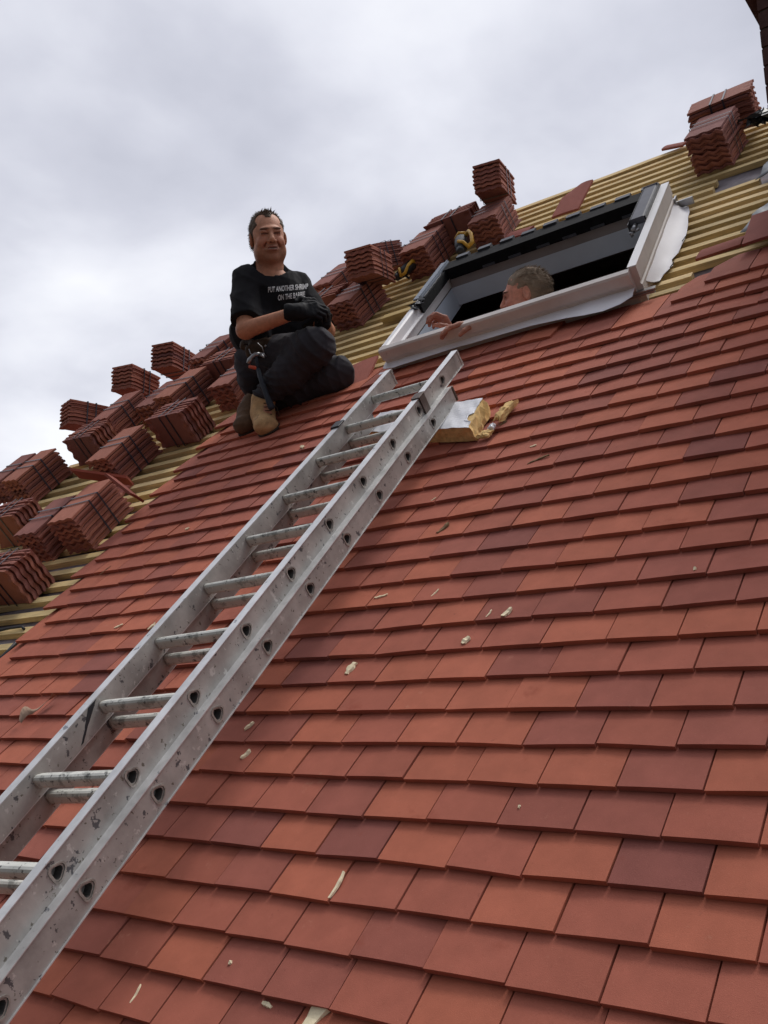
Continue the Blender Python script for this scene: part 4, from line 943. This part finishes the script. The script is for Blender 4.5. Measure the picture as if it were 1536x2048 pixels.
# hair: short, receding, with tufts
def hair(c, R, sc, par, m, front, n_str, seed, tuft, name='hair', ys=1.0, fore=None):
    F = Field(c-nv((.17, .14, .17)), c+nv((.17, .18, .17)), .003); K = lambda x, y, z: c+R@(nv((x, y*ys, z))*sc); Q = lambda x, y, z: nv((x, y*ys, z))*sc
    F.ell(K(0, .042, -.020), Q(.0805, .0865, .100), .01, 'u', R)
    F.ell(K(0, .0, -.035), Q(.0795, .085, .078), .02, 'u', R)
    F.wrinkle(.0016, 110, seed, False)
    for (x, y, z, rx, ry, rz) in front: F.ell(K(x, y, z), Q(rx, ry, rz), .006, 'd', R)
    V, _ = nets(F.F, F.lo, F.h); me = F.mesh(name, CM); o = linkmesh(name, me, m, par); o.matrix_basis = par.matrix_world.inverted()
    b = MB(); rr = random.Random(seed); cs = K(0, .02, -.02)
    for i in range(n_str):
        p = V[rr.randrange(len(V))]; n_ = unit(p-cs); q = (p-c)@R/sc; q[1] /= ys
        if q[1] < -.05: continue
        # strands lie back along the skull; only the crown and forelock stand up
        back_ = R@nv((rr.gauss(0, .25)+.25*np.sign(q[0]), -.25 if q[1] < .07 else .15, -1)); lift = .12 + tuft*max(0, q[1]-.07)*12
        d_ = unit(back_*(1 if q[1] < .09 else .6) + n_*lift + R@nv((rr.gauss(0, .12), rr.gauss(0, .12), 0))); ln = rr.uniform(.012, .024)
        s_ = unit(np.cross(d_, n_+nv((.01, .02, .01))))*.0013; a = p-n_*.0012; mid = a+d_*ln*.5+n_*.0012; t_ = a+d_*ln
        vs = [tuple(CM @ Vector(v)) for v in (a-s_, a+s_, mid+s_*.8, mid-s_*.8, t_, a-n_*.001)]; b.add(vs, [(0, 1, 2, 3), (3, 2, 4), (0, 5, 1), (0, 3, 5), (1, 5, 2)])
    if fore:
        for i in range(90):
            x0 = rr.gauss(fore[0], .018); p = K(x0, fore[1]+rr.gauss(0, .005), fore[2]+rr.gauss(0, .006)); d_ = unit(R@nv((.55+rr.gauss(0, .35), .9, .1+rr.gauss(0, .3)))); ln = rr.uniform(.012, .030)
            s_ = unit(np.cross(d_, R@nv((0, .1, 1))))*.0018; o3 = unit(np.cross(s_, d_))*.0015
            b.add([tuple(CM @ Vector(v)) for v in (p-s_, p+s_, p+o3, p+d_*ln)], [(0, 1, 3), (1, 2, 3), (2, 0, 3)])
    s_o = b.build('hair_strands', m, par); s_o.matrix_basis = par.matrix_world.inverted()
hair(hc, HR, 1.07, man, M['hair1'], [(0, -.02, .100, .067, .116, .074), (0, .02, .075, .074, .040, .040), (-.045, .088, .085, .034, .040, .062), (.045, .088, .085, .034, .040, .062), (0, -.10, .03, .09, .085, .08), (.082, -.012, -.005, .012, .032, .02), (-.082, -.012, -.005, .012, .032, .02), (0, -.115, -.04, .12, .07, .12)], 2600, 3, .35, ys=.985, fore=(-.004, .106, .052))
# T-shirt
F = Field(J(446, 730, 4.75)-nv((0, 0, .28)), J(690, 515, 4.75)+nv((0, 0, .36)), .0058)
F.ell(chest+nv((0, -.005, .01)), (.186, .165, .128), .05); F.ell(waist+nv((-.005, .0, .035)), (.180, .135, .140), .06); F.cone(chest+nv((0, .05, 0)), neck+nv((0, .022, -.012)), .10, .074, .05)
F.cone(chest+nv((0, .05, 0)), shR+nv((.02, .0, 0)), .095, .072, .05); F.cone(chest+nv((0, .05, 0)), shL, .095, .068, .05)
sR = shR+(elR-shR)*.83; sL = shL+(elL-shL)*.80
F.cone(shR, sR+(elR-shR)*.2, .070, .076, .012); F.cone(shL, sL+(elL-shL)*.2, .066, .072, .012)
F.ell(J(600, 650, 4.90), (.10, .11, .10), .05); F.cone(shR+nv((.06, -.16, -.02)), elR+nv((.06, -.02, -.06)), .07, .06, .04)
F.wrinkle(.0060, 19, 5); F.wrinkle(.0022, 50, 6)
# open the sleeves and the neck cleanly
g_ = np.stack(np.meshgrid(*F.ax, indexing='ij'), -1)
for sh, el, se in ((shR, elR, sR), (shL, elL, sL)):
    ax_ = unit(el-sh); t = (g_-se)@ax_; rad = np.linalg.norm((g_-se)-t[..., None]*ax_, axis=-1)
    F.F = np.maximum(F.F, np.where((rad < .11) & (t > -.03) & (t < .14), t, -1))
nk = neck+nv((.004, .004, .012)); ax_ = unit(hc+HR@nv((0, -.12, -.02))-neck+nv((0, 0, .03))); t = (g_-nk)@ax_; rad = np.linalg.norm((g_-nk)-t[..., None]*ax_, axis=-1)
F.F = np.maximum(F.F, np.where(rad < .10, t-.020, -1)); F.F = np.maximum(F.F, np.where(t > -.02, .066-rad, -1))
tee = person_kid(F, 't_shirt', M['tee'], man)
# printed words on the chest, laid onto the cloth
TV = np.array([v.co[:] for v in tee.data.vertices])
bvh = BVHTree.FromPolygons([tuple(v.co) for v in tee.data.vertices], [tuple(p.vertices) for p in tee.data.polygons])
def words(txt, px, py, width, hgt, slope, name, arch):
    cu = bpy.data.curves.new('txt', 'FONT'); cu.body = txt; cu.size = 1; cu.align_x = 'CENTER'; cu.offset = 0.022
    to = bpy.data.objects.new('txt', cu); COL.objects.link(to); dg = bpy.context.evaluated_depsgraph_get(); me0 = bpy.data.meshes.new_from_object(to.evaluated_get(dg))
    bpy.data.objects.remove(to); bm = bmesh.new(); bm.from_mesh(me0)
    bmesh.ops.triangulate(bm, faces=bm.faces[:]); bmesh.ops.subdivide_edges(bm, edges=[e for e in bm.edges if e.calc_length() > .25], cuts=2, use_grid_fill=True)
    xs = [v.co.x for v in bm.verts]; w0 = max(xs)-min(xs)
    for v in bm.verts:
        x = v.co.x/w0*width; y = v.co.y*hgt/0.7; X = px+x; Y = py-y-slope*x+arch*(x/width)**2*8
        c1 = cc(X, Y, 4.0); o_ = CM @ c1; dr = (o_-cloc).normalized(); hit = bvh.ray_cast(o_, dr, 2.0)
        v.co = hit[0]-dr*.0022 if hit[0] else CM @ cc(X, Y, 4.70)
    me = bpy.data.meshes.new(name); bm.to_mesh(me); bm.free(); o = linkmesh(name, me, M['print'], man); o.matrix_basis = man.matrix_world.inverted(); return o
words('PUT ANOTHER SHRIMP', 576, 581, 80, 10.5, .09, 'shirt_print', 0)
words('ON THE BARBIE', 583, 597, 54, 10.5, .14, 'shirt_print', 0)
# trousers
F = Field(J(446, 850, 4.65)-nv((0, 0, .42)), J(725, 650, 4.65)+nv((0, 0, .34)), .0062)
F.ell((hipR+hipL)/2+nv((0, .01, 0)), (.165, .12, .14), .05); F.ell(J(507, 745, 4.90), (.085, .13, .12), .05); F.ell(J(545, 690, 4.90), (.15, .07, .12), .05)
F.cone(hipL, kn2, .100, .086, .03); F.cone(kn2, kn2+(an2-kn2)*.45, .086, .076, .03); F.cone(kn2+(an2-kn2)*.45, an2, .078, .055, .03)
F1 = Field(F.lo, F.lo+F.h*(F.n-1), F.h); F1.F = np.full(F.F.shape, .3); F1.ax = [x[:F.F.shape[i]] for i, x in enumerate(F.ax)]; F1.n = np.array(F.F.shape)
F1.cone(hipR+nv((.0, .0, .02)), kn1, .106, .092, .03); F1.cone(kn1, kn1+(an1-kn1)*.5, .092, .080, .03); F1.cone(kn1+(an1-kn1)*.5, an1+nv((.005, .02, 0)), .080, .058, .03)
F1.ell(kn1+nv((.012, .018, 0)), (.080, .078, .085), .02); F1.ell(J(560, 762, 4.62), (.085, .06, .07), .03)
hh = np.clip(.5+.5*(F.F-F1.F)/.008, 0, 1); F.F = F.F*(1-hh)+F1.F*hh-.008*hh*(1-hh)
# folds that run from the hip and the back of the knee
band = np.abs(F.F) < .035; P_ = np.stack(np.meshgrid(*F.ax, indexing='ij'), -1)[band]
for (o_, dr, fr_, am) in ((kn1, (.55, .8, .2), 62, .0050), (hipR, (.2, .95, .3), 48, .0060), (kn2, (.8, .3, .3), 58, .0045), (an1+nv((0, .06, 0)), (.1, 1, .1), 95, .0055), (J(560, 790, 4.6), (.75, .6, .1), 52, .0055)):
    q = P_-nv(o_); dist = np.linalg.norm(q, axis=1); ang = q@unit(dr)+.25*np.sin(q@unit((dr[1], -dr[0], .5))*14)*.08
    F.F[band] -= am*np.exp(-(dist/.15)**2)*((1-np.abs(np.sin(ang*fr_)))**2.0*2.6-.8)
F.wrinkle(.0042, 17, 11); F.wrinkle(.0020, 46, 12)
ax_ = unit(nv((-.10, -1, .3))); g_ = np.stack(np.meshgrid(*F.ax, indexing='ij'), -1); F.F = np.maximum(F.F, np.where(g_[..., 0] < J(560, 0, 4.65)[0], (g_-J(528, 806, 4.62))@ax_, -1))
person_kid(F, 'trousers', M['trouser'], man)
# boots
def rn(P_):                                            # height above the tiles of camera-axis points
    R_ = np.array([[RMI[i][j] for j in range(3)] for i in range(3)]); CW_ = np.array([[CM[i][j] for j in range(3)] for i in range(3)]); t_ = np.array([CM[i][3] for i in range(3)])
    return ((P_@CW_.T+t_)@R_.T)[..., 2]
def boot(an, heel, toe, m_up, nm, r=.046):
    F = Field(np.minimum(np.minimum(an, heel), toe)-.13, np.maximum(np.maximum(an, heel), toe)+.13, .004); g_ = np.stack(np.meshgrid(*F.ax, indexing='ij'), -1); nn_ = rn(g_)
    F.cone(an, heel+(toe-heel)*.12, .052, .050, .03); F.cone(heel, heel+(toe-heel)*.35, .044, .047, .03); F.cone(heel+(toe-heel)*.3, toe, .047, .046, .03); F.ell(toe+nv((0, .004, 0)), (.060, .046, .055), .02)
    F.cone(an, heel+(toe-heel)*.6, .045, .040, .04)
    up0 = F.F.copy(); F.wrinkle(.0016, 60, 4); base = min(rn(heel), rn(toe))-.036
    F.F = np.maximum(F.F, base+.016-nn_) ; F.F = np.maximum(F.F, (g_-(an+unit(an-heel)*.02))@unit(an-heel))
    bo = person_kid(F, 'boot', m_up, man)
    F.F = np.maximum(np.maximum(up0-.007, nn_-(base+.0165)), (base-.010)-nn_); me = F.mesh('sole', CM); o = linkmesh('sole', me, M['sole'], bo)
    return bo
b1 = boot(an1+nv((-.004, -.0, .0)), J(523, 822, 4.66), J(532, 853, 4.535), M['boot'], 'boot')
b2 = boot(J(508, 806, 4.80), J(500, 818, 4.79), J(491, 852, 4.685), M['bootdark'], 'boot')
# laces on the tan boot
b = MB()
for i in range(5):
    a = J(520+i*1.0, 808+i*7.5, 4.585-.012*i); c = J(541+i*.8, 806+i*7.5, 4.580-.012*i); mdl = (a+c)/2+nv((0, 0, .014))
    b.tube([CM @ Vector(a), CM @ Vector(mdl), CM @ Vector(c)], .0022, 6)
b.tube([CM @ cc(543, 806, 4.57), CM @ cc(554, 815, 4.56), CM @ cc(558, 832, 4.55)], .0022, 6)
o = b.build('laces', M['leather'], b1, smooth=True)
# gloves, hands together
F = Field(J(570, 665, 4.50)-nv((0, 0, .14)), J(672, 575, 4.50)+nv((0, 0, .15)), .0033)
hand(F, wrR, (1, .10, .10), (.25, -.5, -1), (.2, 1, .3), (.75, .8, .85, .9), (.5, .8), 1.05, r=1.15)
F.cone(wrR-nv((.03, -.002, .0)), wrR+nv((.02, 0, 0)), .041, .040, .015); F.wrinkle(.0018, 70, 2)
person_kid(F, 'glove', M['glove'], man)
F = Field(J(590, 672, 4.52)-nv((0, 0, .16)), J(690, 575, 4.52)+nv((0, 0, .13)), .0033)
hand(F, wrL, (-.55, .55, .30), (-.7, -.2, .5), (.2, .8, -.3), (.55, .65, .7, .8), (.4, .4), 1.12, r=1.22)
F.cone(wrL+nv((.0, -.03, -.02)), wrL+nv((0, .015, 0)), .040, .039, .015); F.wrinkle(.0018, 70, 3)
person_kid(F, 'glove', M['glove'], man)
# tool belt with pouch
F = Field(J(478, 720, 4.7)-nv((0, 0, .16)), J(575, 650, 4.7)+nv((0, 0, .18)), .0045)
F.cone(J(492, 690, 4.72), J(520, 694, 4.68), .030, .034, .02); F.cone(J(520, 690, 4.68), J(556, 676, 4.70), .026, .022, .02); F.ell(J(507, 702, 4.66), (.042, .045, .03), .02); F.ell(J(537, 690, 4.67), (.04, .042, .028), .015); F.wrinkle(.003, 50, 7)
tb = person_kid(F, 'tool_belt', M['leather'], man)
b = MB(); b.tube([CM @ cc(*q) for q in ((515, 686, 4.60), (524, 694, 4.59), (528, 706, 4.60), (522, 712, 4.61), (510, 712, 4.61), (501, 707, 4.62), (498, 698, 4.63))], .0024, 6, cap=False); o = b.build('hammer_loop', M['steel'], tb, smooth=True)
b = MB(); b.tube([CM @ cc(531, 692, 4.625), CM @ cc(531, 692, 4.618)], .006, 10); o = b.build('stud', M['steel'], tb, smooth=True)
# claw hammer hanging from the belt
hm = empty('hammer', Matrix.Translation(CM @ cc(515, 712, 4.60)), 'claw hammer with orange neck hanging from the tool belt of the sitting man', 'hammer')
def hk(b, n, m, **k): o = b.build(n, m, hm, **k); o.matrix_basis = hm.matrix_world.inverted(); return o
P3 = lambda x, y, d: CM @ cc(x, y, d)
b = MB(); b.tube([P3(497, 727, 4.60), P3(500, 720, 4.60), P3(505, 713, 4.60), P3(511, 709, 4.60), P3(520, 709, 4.60)], [.012, .014, .010, .013, .011], 10); b.tube([P3(519, 709, 4.60), P3(524, 711, 4.595), P3(529, 715, 4.58)], [.010, .007, .003], 8); b.tube([P3(518, 708, 4.60), P3(526, 708, 4.60), P3(533, 713, 4.60)], [.009, .006, .003], 8); hk(b, 'hammer_head', M['steel'], smooth=True)
b = MB(); b.tube([P3(512, 712, 4.60), P3(514, 724, 4.59), P3(517, 742, 4.58)], [.008, .008, .009], 10); hk(b, 'shaft', M['rubber'], smooth=True)
b = MB(); b.tube([P3(498, 733, 4.592), P3(508, 735, 4.585), P3(517, 738, 4.585)], [.0075, .009, .008], 10); hk(b, 'neck_band', M['orange'], smooth=True)
b = MB(); b.tube([P3(516, 738, 4.58), P3(524, 764, 4.55), P3(533, 790, 4.53), P3(543, 815, 4.50), P3(545, 819, 4.50)], [.010, .0125, .0125, .017, .012], 12); hk(b, 'grip', M['rubber'], smooth=True)

# ---------------------------------------------------------------- the man inside the window
man2 = empty('person', Matrix.Translation(W(-1.30, 3.25, -.9)), 'grey haired man inside the window opening, looking left, both hands on the frame', 'person')
h2 = J(1051, 592, 4.40); HR2 = rotm(-103, 6, 2)
n2, ch2 = J(1072, 690, 4.50), J(1085, 800, 4.62)
sA, eA, wA = J(1020, 735, 4.35), J(1000, 735, 4.30), J(957, 650, 4.20)
sB, eB, wB = J(1010, 760, 4.70), J(925, 760, 4.55), J(906, 672, 4.42)
F = Field(J(860, 1010, 4.5)-nv((0, 0, .35)), J(1200, 500, 4.5)+nv((0, 0, .40)), .008)
F.cone(h2+nv((.02, -.05, 0)), n2, .058, .065, .03); F.ell(ch2, (.14, .24, .17), .06); F.cone(n2, ch2, .07, .14, .05); F.ell(ch2+nv((0, -.32, -.02)), (.15, .2, .16), .06)
for s_, e_, w_ in ((sA, eA, wA), (sB, eB, wB)): F.cone(ch2+nv((0, .12, 0)), s_, .09, .06, .04); F.cone(s_, e_, .055, .045, .03); F.cone(e_, w_, .045, .029, .03)
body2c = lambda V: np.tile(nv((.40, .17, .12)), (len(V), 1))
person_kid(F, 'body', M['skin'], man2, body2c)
F = Field(h2-nv((.17, .19, .16)), h2+nv((.16, .17, .16)), .003)
head(F, h2, HR2, 1.0, 1.06)
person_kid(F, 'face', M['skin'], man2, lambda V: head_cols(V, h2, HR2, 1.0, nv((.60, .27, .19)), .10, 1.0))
hair(h2, HR2, 1.0, man2, M['hair2'], [(0, -.03, .102, .075, .112, .060), (0, -.12, .0, .12, .065, .14), (.084, -.010, -.004, .018, .034, .024), (-.084, -.010, -.004, .018, .034, .024), (0, -.075, .06, .09, .08, .075)], 4200, 8, .25)
F = Field(J(900, 1010, 4.5)-nv((0, 0, .40)), J(1210, 640, 4.5)+nv((0, 0, .40)), .009)
F.ell(ch2, (.165, .26, .195), .06); F.cone(n2+nv((0, -.04, 0)), ch2, .075, .16, .05); F.ell(ch2+nv((0, -.32, -.02)), (.165, .22, .18), .06)
for s_, e_, w_ in ((sA, eA, wA), (sB, eB, wB)): F.cone(ch2+nv((0, .12, 0)), s_, .10, .075, .04); F.cone(s_, e_, .07, .062, .03)
F.wrinkle(.004, 22, 3); person_kid(F, 'work_shirt', M['jumper'], man2)
# his hands: near one laid over the bottom rail, far one gripping the reveal
F = Field(J(880, 700, 4.15)-nv((0, 0, .14)), J(990, 610, 4.15)+nv((0, 0, .16)), .0028)
hand(F, wA, (-1, -.02, .10), (-.15, -1, -.1), (.2, .1, 1), (.32, .38, .42, .5), (.6, .5), 1.0, r=1.12, spread=.35)
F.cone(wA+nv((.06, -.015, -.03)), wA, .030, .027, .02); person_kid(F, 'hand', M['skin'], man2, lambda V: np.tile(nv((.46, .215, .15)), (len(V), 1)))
F = Field(J(845, 720, 4.42)-nv((0, 0, .16)), J(945, 590, 4.42)+nv((0, 0, .16)), .0028)
hand(F, wB, (-.45, .85, .05), (-.75, -.55, .1), (-.2, -.3, .9), (.80, .88, .95, 1.0), (1.2, .9), 1.0, r=1.10)
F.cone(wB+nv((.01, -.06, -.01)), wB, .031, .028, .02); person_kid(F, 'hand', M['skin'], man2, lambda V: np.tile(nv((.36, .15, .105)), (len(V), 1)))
